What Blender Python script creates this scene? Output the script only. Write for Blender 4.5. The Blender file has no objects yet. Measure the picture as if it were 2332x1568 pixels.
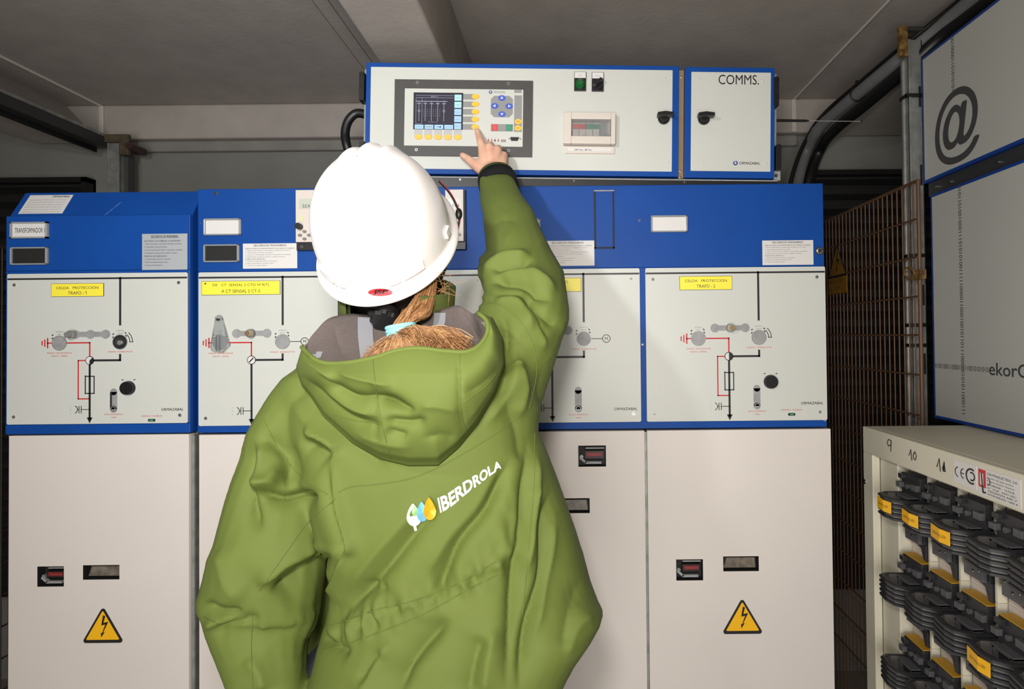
import bpy, bmesh, math, random
import numpy as np
from mathutils import Vector, Matrix, noise
from mathutils.bvhtree import BVHTree
random.seed(4)

# ------------------------------------------------------------------ camera
W_, H_, F_ = 2332.0, 1568.0, 1300.0
PPX, PPY = 1290.0, 747.0
CAM = Vector((0, 0, 1.37))
yaw, pitch, roll = 0.0, math.radians(0.80), math.radians(0.55)
_R = Matrix.Rotation(yaw, 3, 'Z') @ Matrix.Rotation(pitch, 3, 'X')
_r, _f, _u = _R @ Vector((1, 0, 0)), _R @ Vector((0, 1, 0)), _R @ Vector((0, 0, 1))
c_, s_ = math.cos(roll), math.sin(roll)
RIGHT, UP, FWD = _r * c_ - _u * s_, _u * c_ + _r * s_, _f
sc = bpy.context.scene
cd = bpy.data.cameras.new('camera'); cam = bpy.data.objects.new('camera', cd); sc.collection.objects.link(cam)
cd.sensor_width = 36; cd.lens = F_ / W_ * 36
cd.shift_x = -(PPX - W_ / 2) / W_; cd.shift_y = (PPY - H_ / 2) / W_
cd.clip_start = 0.02
m3 = Matrix((RIGHT, UP, -FWD)).transposed()
cam.matrix_world = Matrix.Translation(CAM) @ m3.to_4x4()
sc.camera = cam
sc.view_settings.view_transform = 'Standard'; sc.view_settings.look = 'None'
sc.view_settings.gamma = 1; sc.view_settings.use_curve_mapping = False
sc.view_settings.exposure = 0.0
# ------------------------------------------------------------------ light
wd = bpy.data.worlds.new('dim_room_air'); sc.world = wd; wd.use_nodes = True
wd.node_tree.nodes['Background'].inputs[0].default_value = (1, .93, .86, 1)
wd.node_tree.nodes['Background'].inputs[1].default_value = 0.02
def area(name, loc, target, size, power, col=(1, 1, 1), spread=180):
    l = bpy.data.lights.new(name, 'AREA'); l.energy = power; l.color = col; l.size = size; l.shape = 'DISK'
    l.spread = math.radians(spread)
    o = bpy.data.objects.new(name, l); sc.collection.objects.link(o); o.location = loc
    o.rotation_euler = (Vector(target) - Vector(loc)).to_track_quat('-Z', 'Y').to_euler()
    return o
area('flash_on_camera', (-0.05, -0.02, 1.56), (-0.1, 1.4, 1.25), 0.12, 10.5, (1, .955, .90), 175)
area('front_fill', (-.35, -1.2, .85), (-.25, 1.4, .9), 1.5, 36, (1, .97, .93), 170)  # soft fill added behind the camera to brighten the lower doors
ld = bpy.data.lights.new('flash_on_stand', 'SPOT'); ld.energy = 43; ld.color = (.96, .985, 1); ld.spot_size = math.radians(105); ld.spot_blend = 1.0; ld.shadow_soft_size = .045
lo = bpy.data.objects.new('flash_on_stand', ld); sc.collection.objects.link(lo); lo.location = (-.66, .0, 1.93)
lo.rotation_euler = (Vector((-.60, 1.43, 1.70)) - lo.location).to_track_quat('-Z', 'Y').to_euler()

def at(px, py, X=None, Y=None, Z=None):
    """world point seen at a photo pixel, on a plane of the room"""
    d = RIGHT * (px - PPX) - UP * (py - PPY) + FWD * F_
    if Y is not None: t = (Y - CAM.y) / d.y
    elif X is not None: t = (X - CAM.x) / d.x
    else: t = (Z - CAM.z) / d.z
    return CAM + d * t
def proj(P):
    P = np.asarray(P, float) - np.array(CAM)
    a, b, c = P @ np.array(RIGHT), P @ np.array(UP), P @ np.array(FWD)
    return np.stack([PPX + F_ * a / c, PPY - F_ * b / c], 1)
YF = 1.43
def rect(px0, py0, px1, py1, Y=YF):
    xm, ym = (px0 + px1) / 2, (py0 + py1) / 2
    return (at(px0, ym, Y=Y).x, at(px1, ym, Y=Y).x, at(xm, py1, Y=Y).z, at(xm, py0, Y=Y).z)

# ------------------------------------------------------------------ materials
_m = {}
def mat(name, col, rough=.5, metal=0., spec=.5, noise_amt=0., noise_scale=20., bump=0., bump_scale=200., coat=0., trans=0., emit=0., col2=None, sheen=0.):
    if name in _m: return _m[name]
    m = bpy.data.materials.new(name); m.use_nodes = True; nt = m.node_tree
    b = nt.nodes['Principled BSDF']
    b.inputs['Base Color'].default_value = (*col, 1); b.inputs['Roughness'].default_value = rough
    b.inputs['Metallic'].default_value = metal; b.inputs['Specular IOR Level'].default_value = spec
    b.inputs['Coat Weight'].default_value = coat; b.inputs['Transmission Weight'].default_value = trans
    if sheen: b.inputs['Sheen Weight'].default_value = sheen
    if emit:
        b.inputs['Emission Color'].default_value = (*col, 1); b.inputs['Emission Strength'].default_value = emit
    if noise_amt or bump:
        tc = nt.nodes.new('ShaderNodeTexCoord')
    if noise_amt:
        n = nt.nodes.new('ShaderNodeTexNoise'); n.inputs['Scale'].default_value = noise_scale; n.inputs['Detail'].default_value = 6
        nt.links.new(tc.outputs['Object'], n.inputs['Vector'])
        r = nt.nodes.new('ShaderNodeValToRGB')
        r.color_ramp.elements[0].position = .35; r.color_ramp.elements[1].position = .7
        c2 = col2 if col2 else tuple(max(0, c * (1 - noise_amt)) for c in col)
        r.color_ramp.elements[0].color = (*c2, 1); r.color_ramp.elements[1].color = (*col, 1)
        nt.links.new(n.outputs['Fac'], r.inputs['Fac']); nt.links.new(r.outputs['Color'], b.inputs['Base Color'])
    if bump:
        n2 = nt.nodes.new('ShaderNodeTexNoise'); n2.inputs['Scale'].default_value = bump_scale; n2.inputs['Detail'].default_value = 4
        nt.links.new(tc.outputs['Object'], n2.inputs['Vector'])
        bp = nt.nodes.new('ShaderNodeBump'); bp.inputs['Strength'].default_value = bump; bp.inputs['Distance'].default_value = .002
        nt.links.new(n2.outputs['Fac'], bp.inputs['Height']); nt.links.new(bp.outputs['Normal'], b.inputs['Normal'])
    _m[name] = m; return m
def S(r, g, b):
    f = lambda c: (c / 255 / 12.92) if c <= 10 else ((c / 255 + .055) / 1.055) ** 2.4
    return (f(r), f(g), f(b))
M_blue = mat('blue_enamel', S(14, 70, 150), .5, spec=.22, noise_amt=.12, noise_scale=6, bump=.04)
M_white = mat('light_grey_enamel', S(201, 202, 195), .42, noise_amt=.03, noise_scale=5, bump=.03)
M_door = mat('grey_white_door_paint', S(216, 208, 201), .5, noise_amt=.03, noise_scale=4, bump=.04)
M_black = mat('black_print', S(28, 28, 30), .5)
M_blackp = mat('black_plastic', S(20, 20, 21), .42)
M_red = mat('red_print', S(190, 40, 45), .5)
M_redt = mat('red_lettering', S(196, 66, 60), .5)
M_yel = mat('yellow_label', S(244, 228, 70), .45)
M_warn = mat('amber_sign_yellow', S(240, 180, 20), .45)
M_grey = mat('grey_printed_band', S(140, 140, 138), .5)
M_chrome = mat('bright_metal', (.75, .74, .72), .22, metal=1)
M_zinc = mat('galvanised_steel', (.36, .37, .35), .5, metal=.55, noise_amt=.35, noise_scale=30)
M_alu = mat('brushed_aluminium', (.33, .33, .33), .6, metal=.1, noise_amt=.2, noise_scale=60)
M_brass = mat('brass_strip', (.75, .55, .33), .3, metal=.9)
M_paper = mat('white_paper_label', S(212, 209, 206), .6)
M_greypap = mat('grey_sticker', S(165, 168, 172), .5)
M_clear = mat('clear_plastic', (.9, .92, .93), .08, trans=.92)
M_darkin = mat('dark_recess', (.008, .008, .008), .7)
M_conc = mat('concrete', S(170, 162, 154), .85, noise_amt=.12, noise_scale=9, bump=.35, bump_scale=60)
M_concd = mat('dark_concrete', S(140, 136, 130), .9, noise_amt=.2, noise_scale=7, bump=.35, bump_scale=60)
M_rust = mat('rusty_yellow_steel', (.32, .20, .05), .6, metal=.3, noise_amt=.6, noise_scale=60, col2=(.09, .04, .015))
M_beige = mat('beige_enamel', S(186, 184, 170), .45, noise_amt=.05, noise_scale=8)
M_cream = mat('cream_plastic', S(208, 198, 188), .4)

# ------------------------------------------------------------------ builder
col = sc.collection
ORG = {}
def empty(name, loc, label, cat, group=None):
    o = bpy.data.objects.new(name, None); col.objects.link(o); o.location = loc; o.empty_display_size = .1
    o['label'] = label; o['category'] = cat
    if group: o['group'] = group
    ORG[o.name] = Vector(loc); return o
FRONT = Matrix(((1, 0, 0), (0, 0, -1), (0, 1, 0)))          # (u,v,w)->(x,y,z): w comes out of the wall
RSIDE = Matrix(((0, 0, -1), (-1, 0, 0), (0, 1, 0)))
TXT = {}
def text_mesh(s, bold=0, shear=0):
    k = (s, bold, shear)
    if k in TXT: return TXT[k]
    c = bpy.data.curves.new('lettering', 'FONT'); c.body = s; c.size = 1; c.offset = bold; c.shear = shear
    c.resolution_u = 14 if s == '@' else 3; c.align_x = 'LEFT'
    o = bpy.data.objects.new('lettering', c); col.objects.link(o)
    dg = bpy.context.evaluated_depsgraph_get(); dg.update()
    me = o.evaluated_get(dg).to_mesh()
    V = np.array([v.co[:2] for v in me.vertices]) if len(me.vertices) else np.zeros((0, 2))
    Fs = [tuple(p.vertices) for p in me.polygons]
    o.evaluated_get(dg).to_mesh_clear(); bpy.data.objects.remove(o); bpy.data.curves.remove(c)
    TXT[k] = (V, Fs); return TXT[k]
class MB:
    def __init__(s, frame=None, org=(0, 0, 0)):
        s.v = []; s.f = []; s.m = []; s.sm = []; s.mats = []
        s.M = frame or Matrix.Identity(3); s.o = Vector(org)
    def mi(s, m):
        if m not in s.mats: s.mats.append(m)
        return s.mats.index(m)
    def add(s, vs, fs, m, smooth=False, raw=False):
        b = len(s.v); i = s.mi(m)
        s.v += [Vector(v) if raw else s.M @ Vector(v) + s.o for v in vs]
        s.f += [tuple(b + k for k in f) for f in fs]; s.m += [i] * len(fs); s.sm += [smooth] * len(fs)
        return s
    def box(s, a0, a1, b0, b1, c0, c1, m):
        vs = [(x, y, z) for x in (a0, a1) for y in (b0, b1) for z in (c0, c1)]
        return s.add(vs, [(0, 1, 3, 2), (4, 6, 7, 5), (0, 4, 5, 1), (2, 3, 7, 6), (0, 2, 6, 4), (1, 5, 7, 3)], m)
    def prism(s, poly, w0, w1, m):
        n = len(poly)
        vs = [(p[0], p[1], w0) for p in poly] + [(p[0], p[1], w1) for p in poly]
        fs = [tuple(range(n, 2 * n)), tuple(range(n - 1, -1, -1))] + [(i, (i + 1) % n, n + (i + 1) % n, n + i) for i in range(n)]
        return s.add(vs, fs, m)
    def disc(s, u, v, r, w0, w1, m, n=28, ry=None, r1=None):
        ry = ry or r; k = (r1 / r) if r1 else 1
        vs = [(u + r * math.cos(a), v + ry * math.sin(a), w0) for a in [2 * math.pi * i / n for i in range(n)]]
        vs += [(u + k * r * math.cos(a), v + k * ry * math.sin(a), w1) for a in [2 * math.pi * i / n for i in range(n)]]
        fs = [tuple(range(n, 2 * n)), tuple(range(n - 1, -1, -1))]
        s.add(vs, fs, m)
        return s.add(vs, [(i, (i + 1) % n, n + (i + 1) % n, n + i) for i in range(n)], m, True)
    def arc(s, u, v, r0, r1, a0, a1, w0, w1, m, n=20):
        A = [math.radians(a0 + (a1 - a0) * i / n) for i in range(n + 1)]
        out = [(u + r1 * math.cos(a), v + r1 * math.sin(a)) for a in A]; inn = [(u + r0 * math.cos(a), v + r0 * math.sin(a)) for a in A]
        for i in range(n): s.prism([inn[i], out[i], out[i + 1], inn[i + 1]], w0, w1, m)
        return s
    def line(s, pts, t, w0, w1, m):
        for (a, b), (c, d) in zip(pts, pts[1:]):
            if abs(a - c) < 1e-9 or abs(b - d) < 1e-9:
                s.box(min(a, c) - t / 2, max(a, c) + t / 2, min(b, d) - t / 2, max(b, d) + t / 2, w0, w1, m)
            else:
                L = math.hypot(c - a, d - b); nx, ny = -(d - b) / L * t / 2, (c - a) / L * t / 2
                s.prism([(a + nx, b + ny), (a - nx, b - ny), (c - nx, d - ny), (c + nx, d + ny)], w0, w1, m)
        return s
    def text(s, st, u, v, h, m, w=.0004, width=None, align='C', bold=0, shear=0, rot=0, fn=None):
        if bold:                                        # heavier strokes: the same outline struck three times
            e = bold * h * .9
            for k in ((-e, 0), (e, 0), (0, e)):
                if rot: k = (k[1], k[0])
                s.text(st, u + k[0], v + k[1], h, m, w, width, align, 0, shear, rot, fn)
                w += .00003
            return s
        V, Fs = text_mesh(st, 0, shear)
        if not len(V): return s
        lo, hi = V.min(0), V.max(0); V = (V - lo) / (hi[1] - lo[1]) * h
        wd_ = V[:, 0].max()
        if width: V[:, 0] *= width / wd_; wd_ = width
        V = V - np.array([wd_ * {'L': 0, 'C': .5, 'R': 1}[align], h / 2])
        if rot: V = np.stack([-V[:, 1], V[:, 0]], 1) if rot > 0 else np.stack([V[:, 1], -V[:, 0]], 1)
        if fn: return s.add([fn(x, y) for x, y in V], Fs, m, raw=True)
        return s.add([(u + x, v + y, w) for x, y in V], Fs, m)
    def tube(s, pts, r, m, n=10, cap=True, closed=False):
        pts = [Vector(p) for p in pts]; N = len(pts); rs = r if hasattr(r, '__len__') else [r] * N
        up = None; vs = []
        for i, p in enumerate(pts):
            t = ((pts[(i + 1) % N] if (closed or i < N - 1) else p) - (pts[i - 1] if (closed or i > 0) else p)).normalized()
            if up is None: up = t.orthogonal().normalized()
            up = (up - t * up.dot(t)); up = up.normalized() if up.length > 1e-6 else t.orthogonal().normalized()
            b = t.cross(up)
            for k in range(n):
                a = 2 * math.pi * k / n; vs.append(p + (up * math.cos(a) + b * math.sin(a)) * rs[i])
        fs = []
        for i in range(N if closed else N - 1):
            j = (i + 1) % N
            fs += [(i * n + k, i * n + (k + 1) % n, j * n + (k + 1) % n, j * n + k) for k in range(n)]
        s.add(vs, fs, m, True)
        if cap and not closed: s.add(vs[:n], [tuple(range(n - 1, -1, -1))], m); s.add(vs[-n:], [tuple(range(n))], m)
        return s
    def ball(s, c, rx, m, ry=None, rz=None, n=12):
        ry = ry or rx; rz = rz or rx; vs = []; fs = []
        for i in range(n + 1):
            t = math.pi * i / n
            for k in range(2 * n):
                a = math.pi * k / n; vs.append((c[0] + rx * math.sin(t) * math.cos(a), c[1] + ry * math.sin(t) * math.sin(a), c[2] + rz * math.cos(t)))
        for i in range(n):
            for k in range(2 * n):
                l = (k + 1) % (2 * n); fs.append((i * 2 * n + k, (i + 1) * 2 * n + k, (i + 1) * 2 * n + l, i * 2 * n + l))
        return s.add(vs, fs, m, True)
    def build(s, name, parent=None, bevel=0, label=None, kind=None, cat=None, group=None):
        org = ORG[parent.name] if parent else Vector((0, 0, 0))
        if parent is None and s.v and kind != 'structure':
            lo = [min(v[i] for v in s.v) for i in range(3)]; hi = [max(v[i] for v in s.v) for i in range(3)]
            org = Vector(((lo[0] + hi[0]) / 2, (lo[1] + hi[1]) / 2, lo[2]))
        me = bpy.data.meshes.new(name); me.from_pydata([tuple(v - org) for v in s.v], [], s.f)
        for m in s.mats: me.materials.append(m)
        me.polygons.foreach_set('material_index', s.m); me.polygons.foreach_set('use_smooth', s.sm)
        me.update()
        o = bpy.data.objects.new(name, me); col.objects.link(o)
        if parent: o.parent = parent
        else: o.location = org
        ORG[o.name] = org
        if bevel:
            b = o.modifiers.new('edge', 'BEVEL'); b.width = bevel; b.segments = 2; b.limit_method = 'ANGLE'; b.angle_limit = math.radians(50)
        if label: o['label'] = label
        if kind: o['kind'] = kind
        if cat: o['category'] = cat
        if group: o['group'] = group
        return o
CZ = 1.37
# ------------------------------------------------------------------ room
def struct(name, mb, bevel=0):
    o = mb.build(name, None, bevel, kind='structure'); return o
XL, XR, YB, YW, ZC = -2.75, 2.05, -1.3, 2.34, CZ + .95
b = MB(); b.box(XL, XR, YB, YW, -.1, 0, M_concd); struct('floor', b)
b = MB(); b.box(XL, XR, YB, YW + .1, ZC, ZC + .1, M_conc)
for x0 in (-.71, -.665): b.box(x0, x0 + .006, YB, YW, ZC - .006, ZC, M_conc)
struct('ceiling', b)
b = MB(); b.box(XL, XR, YW, YW + .1, 0, ZC, mat('grey_painted_wall', S(128, 127, 121), .85, noise_amt=.1, noise_scale=6, bump=.3, bump_scale=60)); struct('wall_back', b)
b = MB(); b.box(XL, XR, YB - .1, YB, 0, ZC, M_conc); struct('wall_front', b)
b = MB(); b.box(XL - .1, XL, YB, YW, 0, ZC, M_conc); struct('wall_left', b)
b = MB(); b.box(XR, XR + .1, YB, YW, 0, ZC, M_conc); struct('wall_right', b)
# ceiling beam: lower than the ceiling, shaped so its right face gives the dark band
b = MB(); b.box(-.492, -.318, YB + .02, YW - .01, CZ + .735, ZC, M_conc); struct('trim_1', b, .006)
# upper band of the back wall with a ledge under it
YN = YW - .05
b = MB(); b.box(-2.02, 1.35, YN, YW, CZ + .812, ZC, M_conc)
b.box(-1.86, .95, YW - .025, YW, CZ + .768, CZ + .812, M_concd); struct('trim_2', b, .008)
# haunches along both cages
def haunch(name, x0, x1, s):
    b = MB(); n = [(x0, ZC), (x1, CZ + .80), (x0 - s * .12, CZ + .80), (x0 - s * .12, ZC)]
    vs = [(x, YB + .02, z) for x, z in n] + [(x, YN + .01, z) for x, z in n]
    b.add(vs, [(3, 2, 1, 0), (4, 5, 6, 7)] + [(i, (i + 1) % 4, 4 + (i + 1) % 4, 4 + i) for i in range(4)], M_conc)
    xs = x1 + s * .005
    struct(name, b)
haunch('trim_3', -2.01, -1.87, 1); haunch('trim_4', 1.25, 1.07, -1)
# ceiling joint strips into the band's corner, coloured paler as highlighted edges
M_joint = mat('joint_highlight', S(190, 184, 176), .8)
for k, xx in ((5, -1.865), (6, .925)):
    b = MB(); b.box(xx - .004, xx + .004, YB + .02, YN + .004, ZC - .010, ZC, M_joint); b.box(xx - .010, xx + .010, YN - .008, YN, CZ + .812, ZC - .004, M_joint)
    struct('trim_%d' % k, b, .004)
# dark ventilation grilles low in the back wall of the side bays
def grille(name, x0, x1, z0, z1):
    b = MB(); b.box(x0, x1, YW - .012, YW, z0, z1, M_darkin)
    for i in range(int((z1 - z0) / .06)):
        z = z0 + .03 + i * .06
        b.add([(x0 + .02, YW - .012, z), (x1 - .02, YW - .012, z), (x1 - .02, YW - .045, z - .03), (x0 + .02, YW - .045, z - .03), (x0 + .02, YW - .012, z - .004), (x1 - .02, YW - .012, z - .004)],
              [(0, 1, 2, 3), (3, 2, 5, 4)], M_darkin)
    b.box(x0, x1, YW - .05, YW, z1 - .02, z1, M_blackp); b.box(x1 - .02, x1, YW - .05, YW, z0, z1, M_blackp); b.box(x0, x0 + .02, YW - .05, YW, z0, z1, M_blackp)
    struct(name, b)
grille('window_1', -2.65, -1.93, .35, CZ + .66); grille('window_2', .985, 2.0, .35, CZ + .66)

# ------------------------------------------------------------------ switchgear
def screw(mb, u, v, r, w, m=M_chrome):
    mb.disc(u, v, r * 1.25, w, w + .0012, m, 14); mb.disc(u, v, r * .9, w + .0012, w + .003, m, 14, r1=r * .6); mb.disc(u, v, r * .35, w + .003, w + .0033, M_black, 6)
def arcband(mb, u, v, r0, a0, a1, m, w=.0008, t=.0016): mb.arc(u, v, r0, r0 + t, a0, a1, w - .0004, w, m, 14)
def curved_text(mb, s, u, v, r, h, m):
    wd = h * .62 * len(s)
    mb.text(s, 0, 0, h, m, width=wd, fn=lambda x, y: mb.M @ Vector((u + (r + y) * math.sin(x / r), v + (r + y) * math.cos(x / r), mb.wt)) + mb.o)
def mimic(parent, x0, x1, z0, z1, kind, Y, yl, yl_text, cover=False, knob_at=1, opt=''):
    """mimic diagram plate with its printing; crop units -> metres"""
    s = (x1 - x0) / (1072 if kind == 'P' else 827); sv = (z1 - z0) / 893
    U = lambda a: x0 + a * s
    V = lambda a: z1 - a * sv
    b = MB(FRONT, (0, Y, 0)); T = .003; b.wt = T + .0004; P = lambda *a: b.prism(*a)
    wdt = 1072 if kind == 'P' else 827
    rr = .004; poly = []
    for cx, cz, a0 in ((x1 - rr, z1 - rr, 0), (x0 + rr, z1 - rr, 90), (x0 + rr, z0 + rr, 180), (x1 - rr, z0 + rr, 270)):
        for i in range(5): a = math.radians(a0 + 22.5 * i); poly.append((cx + rr * math.cos(a), cz + rr * math.sin(a)))
    b.prism(poly, 0, T, M_white)
    t0, t1 = T - .001, T + .0004
    bx = lambda a0, a1, c0, c1, m, w=t1: b.box(U(a0), U(a1), V(c1), V(c0), t0, w, m)
    bx(2, wdt - 2, 26, 36, M_black)
    L = lambda pts, t, m: b.line([(U(p), V(q)) for p, q in pts], t * s, t0, t1, m)
    if kind == 'P': kx, ky, rx_, ry_, nx, ny, vx = 312, 413, 672, 410, 492, 518, 672
    else: kx, ky, rx_, ry_, nx, ny, vx = 132, 411, 499, 408, 314, 513, 500
    vend = 306
    L([(vx, 30), (vx, vend)], 12, M_black)
    L([(kx + 40, ky), (nx, ky), (nx, ny - 24)], 8, M_red)
    g = kx - 70
    L([(g, ky), (kx - 40, ky)], 7, M_red)
    for dx, hh in ((0, 26), (-17, 18), (-33, 10)): L([(g + dx, ky - hh), (g + dx, ky + hh)], 7 if dx else 8, M_red)
    L([(rx_, ny - 31), (rx_, ny), (nx + 24, ny)], 12, M_black)
    L([(nx, ny + 24), (nx, 862)], 12, M_black)
    b.prism([(U(nx - 17), V(855)), (U(nx), V(890)), (U(nx + 17), V(855))], t0, t1, M_black)
    b.disc(U(nx), V(ny), 26 * s, t0, t1, M_black, 32); b.disc(U(nx), V(ny), 22 * s, t0, t1 + .0003, M_paper, 32)
    if kind == 'P':
        b.arc(U(nx), V(ny), 0.0001, 22 * s, -90, 45 if 'r' not in opt else 90, t1, t1 + .0006, M_black)
        L([(nx - 24, ny), (nx - 68, ny), (nx - 68, 745), (nx - 6, 745)], 7, M_red)
        L([(nx - 26, 612), (nx + 26, 612), (nx + 26, 713), (nx - 26, 713), (nx - 26, 609)], 6, M_black)
    else: b.line([(U(nx - 13), V(ny + 13)), (U(nx + 13), V(ny - 13))], 7 * s, t0, t1 + .0006, M_black)
    cy = 808
    L([(nx, cy), (nx - 50, cy)], 4, M_black); L([(nx - 50, cy - 20), (nx - 50, cy + 20)], 4, M_black); L([(nx - 63, cy - 20), (nx - 63, cy + 20)], 4, M_black)
    L([(nx - 63, cy), (nx - 72, cy)], 4, M_black); b.arc(U(nx - 95), V(cy), 21 * s, 25 * s, -70, 70, t0, t1, M_black)
    for i, tt in enumerate(('L1', 'L2', 'L3')): b.text(tt, U(nx - 113), V(cy - 20 + 20 * i), 6 * s, M_grey, t1)
    # scales round the drive shafts
    for cx_, cy_, n in ((kx, ky, 0), (rx_, ry_, 1)):
        curved_text(b, 'SECCIONADOR' if not n else 'INTERRUPTOR', U(cx_), V(cy_), 68 * s, 6.5 * s, M_grey)
        curved_text(b, 'TIERRA' if not n else 'CONECTADO', U(cx_), V(cy_), 52 * s, 6.5 * s, M_grey)
        for a in (40, 54, 126, 140):
            r_ = (50 if a in (40, 140) else 62) * s; a_ = math.radians(a)
            p0 = (U(cx_) + r_ * math.cos(a_), V(cy_) + r_ * math.sin(a_)); p1 = (p0[0] + 11 * s * math.cos(a_ + 1.57), p0[1] + 11 * s * math.sin(a_ + 1.57))
            b.line([p0, p1], 6 * s, t0, t1, M_black)
    if kind == 'P':
        b.arc(U(rx_), V(ry_), 56 * s, 60 * s, 0, 48, t0, t1, M_black); b.arc(U(rx_), V(ry_), 72 * s, 76 * s, 0, 48, t0, t1, M_black)
        b.line([(U(rx_ + 56), V(ry_)), (U(rx_ + 76), V(ry_))], 4 * s, t0, t1, M_black)
    b.text('MANDO  SECCIONADOR', U(kx), V(472), 8 * s, M_redt, t1, width=146 * s); b.text('PUESTA  TIERRA', U(kx), V(490), 8 * s, M_redt, t1, width=98 * s)
    b.text('MANDO  INTERRUPTOR', U(rx_), V(468), 8 * s, M_redt, t1, width=146 * s)
    sx = 635 if kind == 'P' else 464
    if kind == 'P' and 'r' in opt: sx = 655
    b.text('ENCLAVAMIENTO', U(sx), V(838 if kind == 'P' else 848), 8 * s, M_redt, t1, width=108 * s); b.text('TAPA', U(sx), V(856 if kind == 'P' else 866), 8 * s, M_redt, t1, width=32 * s)
    if kind == 'P':
        b.text('DISPARO  FUSIBLES', U(860), V(850 if 'r' not in opt else 832), 8 * s, M_redt, t1, width=124 * s)
        b.text('ORMAZABAL', U(982), V(812 if 'r' not in opt else 794), 15 * s, M_black, t1, width=130 * s, bold=.02, shear=.2)
    else:
        b.text('ORMAZABAL', U(738), V(817), 15 * s, M_black, t1, width=132 * s, bold=.02, shear=.2)
        L([(rx_ + 44, ry_), (607, ry_)], 4, M_black); b.arc(U(630), V(ry_), 20 * s, 24 * s, 0, 360, t0, t1, M_black, 30); b.text('M', U(630), V(ry_), 17 * s, M_black, t1, bold=.02)
    pl = b.build('mimic_panel', parent)
    # loose pieces on the plate
    for su, sv_ in ((44, 66), (wdt - 51, 61), (44, 848), (wdt - 44, 846)):
        q = MB(FRONT, (0, Y, 0)); screw(q, U(su), V(sv_), .0032, T); q.build('screw', pl)
    q = MB(FRONT, (0, Y, 0)); q.box(U(yl[0]), U(yl[1]), V(yl[3]), V(yl[2]), T, T + .0012, M_black)
    q.box(U(yl[0] + 2), U(yl[1] - 2), V(yl[3] - 2), V(yl[2] + 2), T, T + .0015, M_yel)
    hh = (yl[3] - yl[2]) * sv
    for i, tt in enumerate(yl_text):
        q.text(tt[0], U((yl[0] + yl[1]) / 2 + tt[2]), V(yl[2]) - hh * (.31 if i == 0 else .73), 19 * s, M_black, T + .0017, width=tt[1] * s)
    if yl_text[-1][0].endswith('- 1'):
        ue = U((yl[0] + yl[1]) / 2) + 53 * s; vt = V(yl[2]) - hh * .73 + 9.5 * s; q.line([(ue, vt), (ue - 6 * s, vt - 5 * s)], 2.4 * s, T, T + .0017, M_black)
    q.build('name_plate', pl)
    for cx_, cy_, n in ((kx, ky, 0), (rx_, ry_, 1)):
        q = MB(FRONT, (0, Y, 0)); dark = (kind == 'P' and 'o' in opt and n == 1)
        q.arc(U(cx_), V(cy_), 41 * s, 44 * s, 0, 360, T, T + .0012, M_zinc, 36)
        if dark:
            q.disc(U(cx_), V(cy_), 41 * s, T, T + .0006, M_darkin, 32); q.disc(U(cx_), V(cy_), 24 * s, T, T + .004, M_chrome, 24); q.disc(U(cx_ + 6), V(cy_ + 4), 13 * s, T, T + .006, M_zinc, 18)
        else: q.disc(U(cx_), V(cy_), 41 * s, T, T + .0009, M_alu, 32)
        q.build('drive_port', pl)
    if cover:
        q = MB(FRONT, (0, Y, 0)); cu, cv = U(kx), V(ky - 5)
        q.prism([(cu - 52 * s, cv - 30 * s), (cu - 40 * s, cv - 55 * s), (cu + 20 * s, cv - 62 * s), (cu + 62 * s, cv - 20 * s), (cu + 14 * s, cv + 150 * s), (cu - 4 * s, cv + 160 * s), (cu - 22 * s, cv + 148 * s)], T + .002, T + .009, M_clear)
        q.disc(cu - 4 * s, cv + 132 * s, 7 * s, T, T + .012, M_darkin, 12); q.box(cu - 2 * s, cu + 8 * s, cv - 50 * s, cv + 40 * s, T + .009, T + .02, M_clear)
        q.build('padlock_cover', pl, .001)
    sy = 363 if kind == 'P' else 358; sc_ = 497 if kind == 'P' else 317
    if 'r' in opt: sy = 353; sc_ = 500
    q = MB(FRONT, (0, Y, 0)); q.box(U(sc_ - 90), U(sc_ + 90), V(sy + 15), V(sy - 15), T, T + .0012, M_alu)
    for dx in (-90, 0, 90): q.disc(U(sc_ + dx), V(sy), 26 * s, T, T + .0016, M_alu, 24)
    q.build('interlock_slide', pl)
    q = MB(FRONT, (0, Y, 0)); kk = U(sc_ + (-100, 0, 90)[knob_at])
    q.disc(kk, V(sy), 24 * s, T, T + .012, M_zinc, 24); q.disc(kk, V(sy), 17 * s, T + .012, T + .022, M_brass if knob_at else M_zinc, 20, r1=15 * s)
    q.build('interlock_knob', pl, .0006)
    q = MB(FRONT, (0, Y, 0)); s0, s1 = (705, 808) if kind == 'P' else (707, 815)
    q.box(U(sx - 20), U(sx + 20), V(s1), V(s0), T, T + .001, M_alu); q.disc(U(sx), V(s0), 20 * s, T, T + .001, M_alu, 24); q.disc(U(sx), V(s1), 20 * s, T, T + .001, M_alu, 24)
    q.arc(U(sx), V(s1 - 2), 11 * s, 15 * s, 0, 360, T, T + .003, M_zinc, 20)
    if 'o' in opt: q.box(U(sx - 20), U(sx - 10), V(s1), V(s0), T, T + .0016, M_darkin)
    q.build('lock_slot', pl)
    if kind == 'P':
        bu, bv = (722, 683) if 'r' not in opt else (738, 668)
        q = MB(FRONT, (0, Y, 0)); q.disc(U(bu), V(bv), 42 * s, T, T + .009, M_blackp, 36, r1=38 * s); q.box(U(bu) - .0015, U(bu) + .0015, V(bv) - 36 * s, V(bv) + 36 * s, T + .008, T + .011, M_blackp)
        for a in (58, 122):
            a_ = math.radians(a); q.line([(U(bu) + 56 * s * math.cos(a_), V(bv) + 56 * s * math.sin(a_)), (U(bu) + 66 * s * math.cos(a_ + .1 * (1 if a > 90 else -1)), V(bv) + 58 * s * math.sin(a_))], 5 * s, T, t1, M_black)
        q.build('rotary_knob', pl)
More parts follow.
